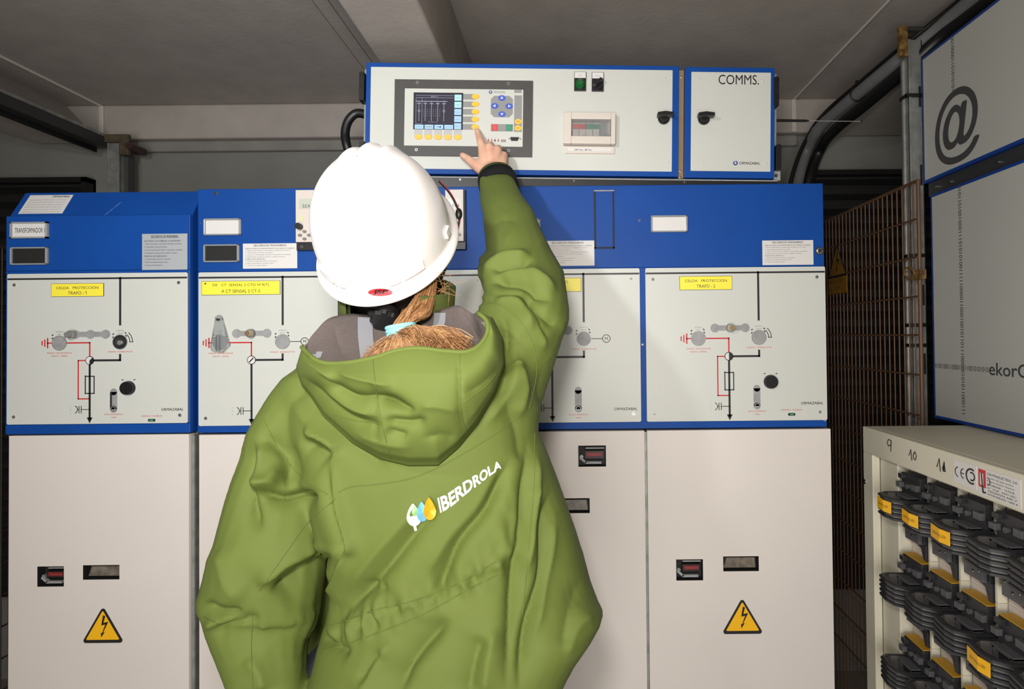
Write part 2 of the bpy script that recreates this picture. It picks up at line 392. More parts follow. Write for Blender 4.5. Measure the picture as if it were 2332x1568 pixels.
        q = MB(FRONT, (0, Y, 0)); gu, gv = 860, 875 if 'r' not in opt else 858
        q.box(U(gu - 14), U(gu + 14), V(gv + 8), V(gv - 8), T, T + .001, M_darkin)
        for e in (-14, 14): q.disc(U(gu + e), V(gv), 8 * s, T, T + .001, M_darkin, 14)
        q.box(U(gu - 12), U(gu + 12), V(gv + 5), V(gv - 5), T, T + .0016, mat('green_flag', S(70, 140, 110), .5)); q.build('trip_indicator', pl)
    return pl
def card_holder(parent, r, Y, face, text=None):
    x0, x1, z0, z1 = r; q = MB(FRONT, (0, Y, 0)); t = .0035
    q.box(x0 + t, x1 - t, z0 + t, z1 - t, 0, .002, face)
    for a in ((x0, x1, z0, z0 + t), (x0, x1, z1 - t, z1), (x0, x0 + t, z0, z1), (x1 - 1.6 * t, x1, z0, z1)): q.box(*a, 0, .006, M_clearf)
    if text: q.text(text, (x0 + x1) / 2, (z0 + z1) / 2, (z1 - z0) * .3, M_black, .0023, width=(x1 - x0) * .8)
    q.build('card_holder', parent, .0008)
M_clearf = mat('clear_plastic_frame', (.62, .64, .66), .12, spec=.8, trans=.55)
def sticker(parent, r, Y, m, lines, title='SECUENCIA MANIOBRAS', w0=0):
    x0, x1, z0, z1 = r; q = MB(FRONT, (0, Y, 0)); q.box(x0, x1, z0, z1, 0, w0 + .0006, m); h = z1 - z0; w = x1 - x0
    q.text(title, (x0 + x1) / 2, z1 - h * .08, h * .075, M_black, w0 + .0009, width=w * .6, bold=.01)
    n = len(lines)
    for i, (ln, wd) in enumerate(lines):
        q.text(ln, x0 + w * .05, z1 - h * (.2 + .76 * i / n), h * .042, M_black, w0 + .0009, width=w * wd, align='L')
    q.build('instruction_sticker', parent)
SEQ = [('PARA ACCESO A COMPARTIMENTO DE CABLES O FUSIBLES', .9), ('1  Abrir el interruptor y comprobar el indicador de tension', .82), ('2  Comprobar ausencia de tension', .5), ('3  Cerrar el seccionador de PaT y comprobar el indicador', .84),
       ('4  Desenclavar la tapa de acceso a cables y retirarla', .72), ('PUESTA EN SERVICIO', .36), ('1  Colocar la tapa de acceso y enclavarla', .58), ('2  Abrir el seccionador de puesta a tierra', .52), ('3  Cerrar el interruptor', .4)]
def lower_door(parent, r, Y, lock, win, tri=None):
    x0, x1, z0, z1 = r; q = MB(FRONT, (0, Y, 0))
    # front skin with real openings for the latch and the sight window
    holes = [lock, win]; zs = sorted({z0, z1} | {h[2] for h in holes} | {h[3] for h in holes}); xs = sorted({x0, x1} | {h[0] for h in holes} | {h[1] for h in holes})
    for a0, a1 in zip(xs, xs[1:]):
        for c0, c1 in zip(zs, zs[1:]):
            if any(h[0] <= (a0 + a1) / 2 <= h[1] and h[2] <= (c0 + c1) / 2 <= h[3] for h in holes): continue
            q.add([(a0, c0, 0), (a1, c0, 0), (a1, c1, 0), (a0, c1, 0)], [(0, 1, 2, 3)], M_door)
    e = .022
    for a, c in (((x0, z0), (x1, z0)), ((x1, z0), (x1, z1)), ((x1, z1), (x0, z1)), ((x0, z1), (x0, z0))): q.add([(*a, 0), (*c, 0), (*c, -e), (*a, -e)], [(0, 3, 2, 1)], M_door)
    for h in holes:
        hx0, hx1, hz0, hz1 = h
        q.add([(hx0, hz0, 0), (hx1, hz0, 0), (hx1, hz1, 0), (hx0, hz1, 0), (hx0, hz0, -e), (hx1, hz0, -e), (hx1, hz1, -e), (hx0, hz1, -e)], [(0, 1, 5, 4), (1, 2, 6, 5), (2, 3, 7, 6), (3, 0, 4, 7), (4, 5, 6, 7)], M_darkin)
    d = q.build('lower_door', parent)
    hx0, hx1, hz0, hz1 = lock; w, h = hx1 - hx0, hz1 - hz0
    q = MB(FRONT, (0, Y, 0))
    q.box(hx0 + w * .25, hx0 + w * .93, hz0 + h * .35, hz0 + h * .72, -.02, -.008, M_blackp); q.box(hx0 + w * .28, hx0 + w * .88, hz0 + h * .44, hz0 + h * .66, -.008, -.0074, mat('dull_red_label', S(92, 30, 34), .5))
    q.text('TENSION', hx0 + w * .58, hz0 + h * .55, h * .12, M_redt, -.007, width=w * .5)
    q.line([(hx0 + w * .07, hz0 + h * .4), (hx0 + w * .28, hz0 + h * .16), (hx0 + w * .8, hz0 + h * .16)], h * .11, -.014, -.006, M_alu); q.disc(hx0 + w * .12, hz0 + h * .44, h * .09, -.02, -.008, M_zinc, 14)
    q.line([(hx0 + w * .3, hz0 + h * .84), (hx0 + w * .93, hz0 + h * .84)], h * .06, -.02, -.01, M_alu); q.build('door_latch', d)
    hx0, hx1, hz0, hz1 = win; w, h = hx1 - hx0, hz1 - hz0
    q = MB(FRONT, (0, Y, 0)); q.prism([(hx0 + w * .04, hz0 + h * .12), (hx0 + w * .95, hz0 + h * .12), (hx0 + w * .92, hz0 + h * .8), (hx0 + w * .14, hz0 + h * .8)], -.02, -.012, mat('dusty_glass', S(128, 118, 106), .3, noise_amt=.5, noise_scale=60)); q.build('sight_window', d)
    if tri: triangle(d, tri[0], tri[1], tri[2], Y)
def triangle(parent, u, v, w, Y):
    q = MB(FRONT, (0, Y, 0)); h = w * .86
    def rt(w_, h_, r, dv):
        pts = []
        for (cx, cz, a0) in ((w_ / 2 - r * 1.73, -h_ / 2 + r, -90), (0, h_ / 2 - 2 * r, 30), (-w_ / 2 + r * 1.73, -h_ / 2 + r, 150)):
            for i in range(7): a = math.radians(a0 + 20 * i); pts.append((u + cx + r * math.cos(a), v + dv + cz + r * math.sin(a)))
        return pts
    q.prism(rt(w, h, w * .055, 0), 0, .0012, M_black); q.prism(rt(w * .80, h * .80, w * .02, -h * .012), 0, .0016, M_warn)
    k = w / 96.; Q = lambda pts: [(u + a * k, v - h * .03 + c * k) for a, c in pts]
    q.prism(Q([(1, 24), (6, 22), (2, 7), (13, 9), (1, -15), (5, -13.5), (-3, -26), (-4, -15), (-1.5, -17), (6, 3), (-3, 1)]), 0, .002, M_black)
    q.build('warning_triangle', parent)

Y1 = 1.412     # the left cell stands a little proud of the others
# --- left cell
rt_ = empty('switchgear_cabinet', (-1.17, Y1 + .3, 0), 'narrow switchgear cabinet at far left, sloping blue top with dusty sticker, mimic labelled TRAFO - 1', 'electrical cabinet', 'blue and white switchgear cabinets in a row')
x0, x1, z0, z1 = rect(13, 490, 433, 987, Y1)
zt = at(250, 436, Y=Y1 + .045).z; b = MB()
prof = [(Y1 + .006, z0), (Y1 + .006, z1 - .003), (Y1 + .05, zt), (Y1 + .72, zt), (Y1 + .72, z0)]
n = len(prof); vs = [(x0, y, z) for y, z in prof] + [(x1, y, z) for y, z in prof]
b.add(vs, [tuple(range(n)), tuple(range(2 * n - 1, n - 1, -1))] + [(i, n + i, n + (i + 1) % n, (i + 1) % n) for i in range(n)], M_blue); b.build('housing', rt_, .002)
b = MB(); b.box(x0 + .002, x1, Y1 + .05, Y1 + .7, 0, z0, M_beige); b.build('base_frame', rt_)
px0, px1, pz0, pz1 = rect(18.5, 622, 429, 964, Y1)
zm = at(220, 615, Y=Y1).z
b = MB(FRONT, (0, Y1, 0)); b.box(x0, x1, zm, z1, -.006, 0, M_blue); b.box(x0, x1, z0, pz0 - .001, -.006, 0, M_blue); b.box(x0, px0 - .001, pz0 - .001, zm, -.006, 0, M_blue); b.box(px1 + .001, x1, pz0 - .001, zm, -.006, 0, M_blue)
b.box(px0 - .001, px1 + .001, pz0 - .001, zm, -.006, -.002, M_blue)
b.build('front_panel', rt_, .0015)
mimic(rt_, px0, px1, pz0, pz1, 'P', Y1 - .002 + .002, (264, 576, 60, 138), [('CELDA   PROTECCIÓN', 250, 0), ('TRAFO - 1', 110, 0)], knob_at=0, opt='o')
card_holder(rt_, rect(27, 506, 112, 543, Y1), Y1, M_paper, 'TRANSFORMADOR 1'); card_holder(rt_, rect(27, 563, 112, 603, Y1), Y1, M_darkin)
sticker(rt_, rect(324, 532, 427, 614, Y1), Y1, M_greypap, [('ACCESO A FUSIBLES O BORNAS', .8)] + SEQ[1:5] + [('PUESTA EN SERVICIO', .5)] + SEQ[6:], 'SECUENCIA DE MANIOBRAS')
# type plate lying on the slope
sa, sb = at(40, 478, Y=Y1 + .012), at(140, 441, Y=Y1 + .047)
sl = Vector((0, .044, zt - z1 + .003)).normalized(); fr = Matrix((Vector((1, 0, 0)), sl, Vector((1, 0, 0)).cross(sl))).transposed()
q = MB(fr, (0, Y1 + .006, z1 - .003)); L_ = (zt - z1) / sl.z
q.box(x0 + .018, x0 + .128, L_ * .16, L_ * .93, 0, .0008, M_paper); q.text('ORMAZABAL', x0 + .1, L_ * .86, .006, M_black, .0011, width=.045, bold=.02)
for i in range(6): q.text('Aparamenta de media tension  serie 24 kV', x0 + .024, L_ * (.72 - .1 * i), .0035, M_grey, .0011, width=.095, align='L')
q.build('type_plate', rt_)
# dust and scratches on the slope and header
q = MB(fr, (0, Y1 + .006, z1 - .003))
M_dust = mat('dust_smear', S(92, 118, 168), .8, noise_amt=.6, noise_scale=120, col2=S(40, 90, 172))
q.prism([(x0 + .235, L_ * .05), (x0 + .24, L_ * .1), (x0 + .262, L_ * .62), (x0 + .258, L_ * .58)], -.0002, .0003, M_dust)
q.build('scratch', rt_)
lx0, lx1, lz1 = at(20, 1200, Y=Y1).x, at(450, 700, Y=YF).x - .010, at(230, 990, Y=Y1).z
T1 = at(235, 1421, Y=Y1)
lower_door(rt_, (lx0, lx1, .08, lz1), Y1, rect(85, 1289, 145.5, 1335, Y1), rect(189, 1286, 272, 1319, Y1), (T1.x, T1.z, at(283, 1421, Y=Y1).x - at(187, 1421, Y=Y1).x))
b = MB(); b.box(lx1 + .001, lx1 + .007, Y1 + .01, Y1 + .05, .05, lz1 - .005, M_zinc); b.build('edge_strip', rt_)

# --- compact block: three line cells and a fuse cell behind one blue header
Y2 = YF
rt2 = empty('switchgear_cabinet', (-.15, Y2 + .3, 0), 'long four-cell switchgear block under one blue header, TRAFO - 2 cell at its right end', 'electrical cabinet', 'blue and white switchgear cabinets in a row')
bx0, bx1 = at(450, 700, Y=Y2).x, at(1879, 700, Y=Y2).x; bz0, bz1 = at(1180, 978, Y=Y2).z, at(1180, 423.5, Y=Y2).z
b = MB(); b.box(bx0 + .001, bx1 - .001, Y2 + .02, Y2 + .72, bz0, bz1 - .002, M_blue); b.build('housing', rt2)
b = MB(); b.box(bx0 + .01, bx1 - .01, Y2 + .05, Y2 + .7, 0, bz0, M_blackp); b.build('base_frame', rt2)
hz = at(1180, 612, Y=Y2).z
b = MB(FRONT, (0, Y2, 0)); b.box(bx0, bx1, hz, bz1, -.02, 0, M_blue); hd = b.build('header_panel', rt2, .002)
cells = [('L', 454.5, 771), ('L', 794, 1110), ('L', 1134, 1458), ('P', 1471, 1880)]
pz1 = at(1180, 613.5, Y=Y2).z; pz0 = at(1180, 962, Y=Y2).z
b = MB(FRONT, (0, Y2, 0)); edges = [bx0]
cx = [(at(a, 790, Y=Y2).x, at(c, 790, Y=Y2).x) for _, a, c in cells]
b.box(bx0, bx1, bz0, pz0 - .001, -.02, 0, M_blue)
e0 = bx0
for a, c in cx: b.box(e0, a - .001, pz0 - .001, hz, -.02, 0, M_blue); b.box(a - .001, c + .001, pz0 - .001, hz, -.02, -.001, M_blue); e0 = c + .001
b.box(e0, bx1, pz0 - .001, hz, -.02, 0, M_blue); b.build('cell_frame', rt2, .0012)
mimic(rt2, *cx[0], pz0, pz1, 'L', Y2 - .001, (20, 487, 52, 133), [('DE   CT  SENSAL 2 CTD Nº4(T)', 334, 0), ('A CT SENSAL 2 CT-5', 230, 0)], cover=True)
mimic(rt2, *cx[1], pz0, pz1, 'L', Y2 - .001, (20, 487, 52, 133), [('DE   CT  SENSAL 2 CT-3', 300, 0), ('A CT SENSAL 2 CTD Nº4', 260, 0)])
mimic(rt2, *cx[2], pz0, pz1, 'L', Y2 - .001, (20, 487, 52, 133), [('DE   CT  SENSAL 2 CTD Nº4(T)', 334, -10), ('A CT SENSAL 2', 180, -60)])
mimic(rt2, *cx[3], pz0, pz1, 'P', Y2 - .001, (203, 516, 50, 130), [('CELDA   PROTECCIÓN', 250, 0), ('TRAFO - 2', 110, 0)], opt='r')
for r, f in (((466, 498, 551, 536), M_paper), ((466, 557, 547, 597), M_darkin), ((806, 498, 891, 536), M_paper), ((1146, 498, 1231, 536), M_paper), ((1482, 491, 1565, 529), M_paper)): card_holder(rt2, rect(*r), Y2, f)
for r in ((553.5, 554, 677, 611), (893, 552, 1016, 609), (1233, 548, 1353.5, 605), (1736, 547, 1852, 603)): sticker(rt2, rect(*r), Y2, M_paper, SEQ)
# cut-out frame of the spare relay slot and the two relays
def slot(parent, r):
    x0, x1, z0, z1 = r; q = MB(FRONT, (0, Y2, 0)); t = .0042
    for a in ((x0, x0 + t, z0, z1), (x1 - t, x1, z0, z1), (x0, x1, z0, z0 + t)): q.box(*a, 0, .0012, M_darkin)
    q.box(x0, x1, z1 - .003, z1, 0, .0022, M_alu); q.build('blanking_cover', parent, 0)
slot(rt2, rect(1353, 433, 1399, 566))
def relay(parent, r, label):
    x0, x1, z0, z1 = r; w, h = x1 - x0, z1 - z0; q = MB(FRONT, (0, Y2, 0))
    q.box(x0 - .002, x1 + .004, z0, z1, 0, .008, M_blackp); q.box(x0, x1, z0 + h * .13, z1 - .002, .002, .016, M_cream); k = q.build('protection_relay', parent, .001)
    q = MB(FRONT, (0, Y2, 0)); q.box(x0 + w * .18, x1 - w * .12, z0 + h * .67, z0 + h * .84, .016, .0166, mat('lcd_display', S(190, 195, 180), .2)); q.text('0.0 A', x0 + w * .6, z0 + h * .72, h * .06, M_black, .0169, width=w * .4)
    q.box(x0 + w * .18, x0 + w * .42, z0 + h * .48, z0 + h * .55, .016, .0166, mat('pale_lcd', S(205, 212, 160), .3)); q.build('display', k)
    q = MB(FRONT, (0, Y2, 0)); q.disc(x0 + w * .25, z0 + h * .38, w * .17, .016, .03, M_blackp, 20); q.build('test_knob', k)
    for dx, dz in ((.5, .3), (.25, .24), (.75, .24), (.5, .18)):
        q = MB(FRONT, (0, Y2, 0)); q.disc(x0 + w * dx, z0 + h * dz, w * .11, .016, .0185, mat('grey_key', S(120, 118, 116), .4), 16, ry=w * .08); q.build('key', k)
    q = MB(FRONT, (0, Y2, 0)); screw(q, x0 + w * .25, z0 + h * .06, .003, .008); q.build('screw', k)
relay(rt2, rect(680, 434, 721, 571), ''); relay(rt2, rect(1017, 433, 1058, 569), '')
for sx, sy, r in ((493, 440, .004), (455, 508, .002), (455, 970, .002), (1456, 502, .0025), (1866, 571, .0085), (1463, 784, .002), (1878, 955, .003)):
    p = at(sx, sy, Y=Y2); q = MB(FRONT, (0, Y2, 0)); screw(q, p.x, p.z, r, 0); q.build('screw', rt2)
dl = [(452, 1230, 340), (791, 0, 0), (1131, 0, 0), (1477, 0, 0)]
seams = [at(451, 1200, Y=Y2).x, at(791, 1200, Y=Y2).x, at(1131, 1200, Y=Y2).x, at(1474, 1250, Y=Y2).x, at(1896.5, 1300, Y=Y2).x]
dz1 = at(1180, 983, Y=Y2).z
o0 = seams[2]
Lk = rect(1317, 1014, 1380, 1062); Wn = rect(1262, 1134, 1343, 1168)
for i in range(3):
    d = seams[i] - o0; sh = lambda r: (r[0] + d, r[1] + d, r[2], r[3])
    lower_door(rt2, (seams[i] + .003, seams[i + 1] - .004, .08, dz1), Y2, sh(Lk), sh(Wn))
T2 = at(1690.5, 1401, Y=Y2)
lower_door(rt2, (seams[3] + .003, seams[4], .08, dz1), Y2, rect(1540, 1273, 1601, 1321), rect(1647, 1266, 1728, 1300), (T2.x, T2.z, at(1738, 1401, Y=Y2).x - at(1643, 1401, Y=Y2).x))
for i in (1, 2, 3):
    b = MB(); b.box(seams[i] - .0035, seams[i] + .0025, Y2 + .006, Y2 + .04, .06, dz1 - .004, M_zinc); b.build('edge_strip', rt2)
# ------------------------------------------------------------------ control cabinet on top of the switchgear
TB = .021; O3 = at(832, 270, Y=YF)
FB = Matrix.Rotation(TB, 3, 'Y') @ FRONT
def BL(px, py, Y=YF):
    p = at(px, py, Y=Y) - O3; p.y = 0; q = FB.inverted() @ p; return q.x, q.y
def BR(px0, py0, px1, py1):
    xm, ym = (px0 + px1) / 2, (py0 + py1) / 2
    return BL(px0, ym)[0], BL(px1, ym)[0], BL(xm, py1)[1], BL(xm, py0)[1]
OB = Vector((O3.x, YF, O3.z))
def NB(): return MB(FB, OB)
cc = empty('control_cabinet', (.02, YF + .15, at(1300, 415, Y=YF).z), 'blue-rimmed control cabinet with screen panel and COMMS door, standing on the switchgear', 'control cabinet')
l3, r3, b3, t3 = BR(819, 147, 1778, 402)
q = NB(); q.box(l3, r3, b3, t3 - .004, -.25, -.028, M_alu); q.build('housing', cc, .002)
def leaf(name, outer, inner):
    q = NB(); a = BR(*outer); c = BR(*inner)
    q.box(*a, -.026, 0, M_blue); q.box(*c, -.001, .0012, M_white)
    return q.build(name, cc, .0015), a, c
d1, a1, c1 = leaf('door', (832, 146, 1546, 398), (843, 156, 1531, 387))
d2, a2, c2 = leaf('door', (1560, 153, 1764, 405), (1573.5, 164.5, 1755, 390))
# seam strip between the doors
q = NB(); u0, u1, v0, v1 = BR(1547, 155, 1559, 403); q.box(u0, u1, v0, v1, -.03, -.012, M_brass)
for t in (.06, .93, .99): screw(q, (u0 + u1) / 2, v1 - (v1 - v0) * t, .002, -.012)
q.build('seam_strip', cc)
# hinges
for px_, py0, py1, k in ((824, 165, 228, 0), (824, 322, 380, 0), (1768, 176, 240, 1), (1773, 330, 386, 1)):
    u0, u1, v0, v1 = BR(px_ - 6, py0, px_ + 6, py1); q = NB(); q.box(u0, u1, v0, v1, -.028, .002, M_blackp); q.disc((u0 + u1) / 2, v1 - .004, .005, -.01, .004, M_blackp, 12)
    q.box(u0 + .002, u1 - .001, (v0 + v1) / 2 - .001, (v0 + v1) / 2 + .001, .002, .003, M_darkin); q.build('hinge', cc, .002)
u, v = BL(1774, 396); q = NB(); q.box(u - .009, u + .009, v - .012, v + .012, -.03, -.015, M_alu); screw(q, u - .002, v, .004, -.015); q.build('mounting_bracket', cc)
for px_ in (861, 1730):
    u, v = BL(px_, 152); q = NB(); q.tube([(u + .013 * math.cos(math.radians(a)), v + .004 + .015 * math.sin(math.radians(a)), -.06) for a in range(-20, 201, 15)], .0025, M_alu, 8); q.build('lifting_eye', cc)
# antenna
u, v = BL(1780, 257); ue, ve = BL(1855, 257); uf, vf = BL(1985, 259)
q = NB(); q.tube([(u - .02, v, -.05), (u + .002, v, -.05), (ue - .012, v, -.05), (ue, v, -.05), (ue + .008, v, -.05)], [.004, .0036, .0034, .0032, .001], M_blackp, 10); q.tube([(ue, v, -.05), (uf, v, -.05)], .0009, M_alu, 6); q.ball((uf, v, -.05), .003, M_blackp, n=6); q.build('antenna', cc)
# plinth frame between cabinet and switchgear
pxa, pxb = at(840, 410, Y=YF).x, at(1772, 410, Y=YF).x; pzb = at(1180, 423.5, Y=YF).z + .001
lu = lambda x: O3.z + BR(840, 403, 1772, 421)[3] - (x - O3.x) * math.tan(TB)
q = MB(FRONT, (0, YF, 0)); q.prism([(pxa, pzb), (pxb, pzb), (pxb, lu(pxb)), (pxa, lu(pxa))], -.22, -.006, M_blackp); q.prism([(pxa, lu(pxa) - .004), (pxb, lu(pxb) - .004), (pxb, lu(pxb) - .001), (pxa, lu(pxa) - .001)], -.006, -.0045, M_alu)
for px_ in (1047, 1307, 1560): p_ = at(px_, 408, Y=YF); screw(q, p_.x, lu(p_.x) - .008, .0018, -.006)
q.build('plinth_frame', cc)
# lamp and selector
M_green = mat('green_lens', S(10, 90, 40), .12, coat=.6, spec=.8)
for i, px_ in enumerate((1321, 1361)):
    u0, u1, v0, v1 = BR(px_ - 13.5, 165.5 + i, px_ + 13.5, 208.5 + i); h = v1 - v0; q = NB(); q.box(u0, u1, v0, v1, .001, .006, M_blackp); q.box(u0 + .001, u1 - .001, v0 + h * .66, v1 - .001, .006, .0068, M_paper)
    q.text('RED' if i == 0 else 'LOCAL', (u0 + u1) / 2, v1 - h * .2, .0028, M_grey, .007)
    k = q.build('indicator_lamp' if i == 0 else 'selector_switch', d1, .0006)
    q = NB(); c = (u0 + u1) / 2; cv = v0 + h * .33
    if i == 0: q.disc(c, cv, .0125, .006, .012, M_green, 28, r1=.0115); q.disc(c, cv, .0115, .012, .017, M_green, 28, r1=.006)
    else: q.disc(c, cv, .0125, .006, .012, M_blackp, 28); q.prism([(c - .013, cv - .006), (c - .006, cv - .011), (c + .012, cv + .007), (c + .006, cv + .011)], .012, .026, M_blackp)
    q.build('lamp_lens' if i == 0 else 'lever', d1, .0008 if i else 0)
# breaker window
q = NB(); u0, u1, v0, v1 = BR(1283, 264, 1400, 334); t = .013; X0, X1, Z0, Z1 = BR(1301, 279, 1390, 317)
for a in ((u0, X0, v0, v1), (X1, u1, v0, v1), (X0, X1, v0, Z0), (X0, X1, Z1, v1)): q.box(*a, .001, .024, M_cream)
q.box(u0, u1, v1, v1 + .003, .001, .010, M_zinc)
q.box(X0, X1, Z0, Z1, .001, .004, M_alu); bw = q.build('breaker_window', d1, .002)
for i in range(4):
    w = (X1 - X0) * .17; a = X0 + .003 + i * w; q = NB(); q.box(a + .0005, a + w - .0005, Z0 + .003, Z1 - .006, .004, .012, M_cream)
    q.box(a + .001, a + w - .001, Z0 + (Z1 - Z0) * .5, Z0 + (Z1 - Z0) * .76, .012, .017, mat('breaker_red', S(200, 50, 45), .4) if i < 2 else mat('breaker_green', S(40, 130, 95), .4)); q.build('circuit_breaker', d1, .0006)
q = NB(); q.box(X0, X1 - .01, Z0, Z1, .020, .0215, M_clear); q.build('window_pane', d1)
q = NB(); u0, u1, v0, v1 = BR(1287, 335, 1399, 351); q.box(u0, u1, v0, v1, .001, .006, M_cream); q.box(u0 + .008, u1 - .008, v0 + .005, v1 - .004, .006, .0066, M_paper); q.text('230 Vca  48 Vcc', u0 + .045, (v0 + v1) / 2, .004, M_black, .0069, width=.044, bold=.02); q.build('label_strip', d1)
for dd, px_, py_ in ((d1, 1511, 271), (d2, 1602, 272)):
    u, v = BL(px_, py_); q = NB(); q.disc(u, v, .0145, .001, .007, M_blackp, 30); q.disc(u, v, .0115, .007, .016, M_blackp, 26, r1=.010); q.prism([(u - .0195, v - .004), (u - .0195, v + .005), (u, v + .008), (u + .0205, v + .0055), (u + .0205, v - .002), (u, v - .003)], .016, .034, M_blackp); q.build('turn_latch', dd, .001)
for dd, px_, py_ in ((d1, 1514, 180), (d1, 1521, 371), (d2, 1593, 181), (d2, 1737, 184), (d2, 1601, 369), (d2, 1744, 372)):
    u, v = BL(px_, py_); q = NB(); q.disc(u, v, .004, .001, .0022, M_white, 16, r1=.002); q.build('rivet', dd)
q = NB(); u0, u1, v0, v1 = BR(1636, 171, 1728, 193); q.text('COMMS.', (u0 + u1) / 2, (v0 + v1) / 2, v1 - v0, M_black, .0016, width=u1 - u0); q.build('lettering', d2)
M_navy = mat('navy_logo', S(35, 60, 130), .5)
def logo(parent, px_, py_, s, Lw, w=.0016):
    q = NB(); u, v = BL(px_, py_); q.arc(u, v, s * .5, s, 130, 440, w - .0004, w, M_navy, 30); q.arc(u, v, s * .5, s, 85, 125, w - .0004, w, mat('pale_blue_logo', S(120, 150, 205), .5), 8)
    q.text('ORMAZABAL', u + s * 1.7, v, s * 1.15, M_black if Lw > .04 else M_grey, w, width=Lw, align='L', bold=.015); q.build('maker_mark', parent)
logo(d2, 1674.5, 371.5, .0058, .052)
# operator panel
op_r = BR(899, 184, 1213, 357); q = NB(); q.box(*op_r, .001, .0055, mat('anthracite_plate', S(72, 70, 68), .5, noise_amt=.1, noise_scale=60))
in_r = BR(922.5, 205, 1191.5, 334.5); q.box(*in_r, .005, .0065, M_white)
# crop coordinates of the photograph's panel -> plate
iu0, iu1, iv0, iv1 = in_r; KX = (iu1 - iu0) / 1795.; KY = (iv1 - iv0) / 858.
PU = lambda a: iu0 + (a - 285) * KX
PV = lambda a: iv1 - (a - 238) * KY
W0 = .0065; bx = lambda a0, a1, c0, c1, m, w=.0004: q.box(PU(a0), PU(a1), PV(c1), PV(c0), W0 - .0005, W0 + w, m)
for i in range(5): bx(1170, 1360, 312 + i * 113, 398 + i * 113, M_grey); bx(440 + i * 149, 560 + i * 149, 855, 975, mat('pale_grey_print', S(180, 181, 180), .5))
poly = [(1640, 335), (1870, 335), (1925, 385), (1925, 605), (1870, 658), (1640, 658), (1590, 605), (1590, 385)]
q.prism([(PU(a), PV(c)) for a, c in poly][::-1], W0 - .0005, W0 + .0004, M_grey)
bx(1942, 2055, 240, 290, M_grey); bx(1945, 2062, 325, 875, M_grey); bx(1595, 1930, 760, 870, M_grey); bx(1750, 1828, 990, 1030, M_grey)
for i, m in enumerate((M_red, M_red, M_black, M_red)): bx(1553 + 49 * i, 1572 + 49 * i, 990, 1022, m); bx(1556 + 49 * i, 1568 + 49 * i, 968, 980, M_grey)
op = q.build('operator_panel', d1 and cc, .0006)
logo(op, 1118, 212, .0044, .030, W0 + .0004)
for a, c in ((476, 153), (1856, 153), (476, 1160), (1870, 1160)):
    q2 = NB(); u, v = PU(a), PV(c); q2.disc(u, v, .0048, .0055, .008, M_chrome, 20, r1=.004); q2.disc(u, v, .0018, .008, .0083, M_black, 6); q2.build('screw', op)
M_lcd = mat('lcd_dark', S(52, 50, 62), .15, emit=.12, spec=.6); M_lcdl = mat('lcd_line', S(150, 155, 175), .3, emit=.25); M_tile = mat('lcd_tile', S(150, 185, 220), .3, emit=.3); M_tile2 = mat('lcd_tile_green', S(160, 205, 215), .3, emit=.3)
q = NB(); bx(422, 1170, 300, 852, M_blackp, .0012); bx(432, 1160, 312, 850, M_lcd, .0016); wl = .0019
L = lambda pts, t: q.line([(PU(a), PV(c)) for a, c in pts], t * KX, W0, W0 + wl, M_lcdl)
L([(460, 435), (930, 435)], 9); L([(465, 345), (1030, 345)], 4); L([(465, 380), (1030, 380)], 4)
L([(462, 385), (462, 770), (552, 770), (552, 385)], 4)
for i in range(5):
    x = 508 + i * 94; L([(x, 440), (x, 728)], 6); L([(x - 22, 468), (x + 22, 468)], 10); q.text('%d' % (i + 1), PU(x), PV(412), 12 * KY, M_lcdl, W0 + wl)
    if i in (0, 4): q.arc(PU(x), PV(578), 14 * KX, 19 * KX, 0, 360, W0, W0 + wl, M_lcdl, 16)
for x in (580, 632, 668, 725, 762, 822):
    for y in (560, 590, 620, 652): q.text('0', PU(x), PV(y), 14 * KY, M_lcdl, W0 + wl)
q.text('SENSAL CT', PU(740), PV(362), 16 * KY, M_lcdl, W0 + wl); q.text('TEL  LOCAL   OK', PU(720), PV(745), 13 * KY, M_lcdl, W0 + wl)
for i in range(5):
    c = 330 + i * 107; q.box(PU(1043), PU(1148), PV(c + 90), PV(c), W0, W0 + .002, M_tile2 if i < 2 else M_tile); q.text(('FLECH', 'CURSO', 'SEÑAL', 'LIST', 'MENU')[i], PU(1095), PV(c + 48), 20 * KY, M_grey, W0 + .0022, width=80 * KX)
for i in range(4):
    c = 447 + i * 149; q.box(PU(c), PU(c + 132), PV(848), PV(785), W0, W0 + .002, M_tile)
    if i == 2: q.line([(PU(c + 35), PV(817)), (PU(c + 85), PV(817))], 6 * KX, W0, W0 + .0022, M_black); q.disc(PU(c + 88), PV(817), 12 * KX, W0, W0 + .0022, M_black, 14)
    else: q.text(('MEDIDA', '------', '', 'ALARMA')[i], PU(c + 66), PV(817), 18 * KY, M_grey, W0 + .0022, width=100 * KX)
q.build('screen', op)
M_amber = mat('amber_key', S(240, 190, 70), .35); M_bkey = mat('blue_key', S(70, 95, 195), .35)
for i in range(5):
    q = NB(); q.disc(PU(1358), PV(352 + 114 * i), 60 * KX, W0, W0 + .0018, M_amber, 28, ry=42 * KY, r1=54 * KX); q.build('function_key', op)
    q = NB(); q.disc(PU(503 + 149 * i), PV(966), 60 * KX, W0, W0 + .0018, M_amber, 28, ry=42 * KY, r1=54 * KX); q.build('function_key', op)
for a, c, an in ((1757, 370, 90), (1650, 490, 180), (1868, 492, 0), (1762, 612, -90)):
    q = NB(); q.disc(PU(a), PV(c), 56 * KX, W0, W0 + .0016, M_bkey, 26, ry=42 * KY); R_ = 26 * KX
    q.prism([(PU(a) + R_ * math.cos(math.radians(an + k)), PV(c) + R_ * math.sin(math.radians(an + k))) for k in (0, 120, 240)], W0, W0 + .002, M_paper); q.build('arrow_key', op)
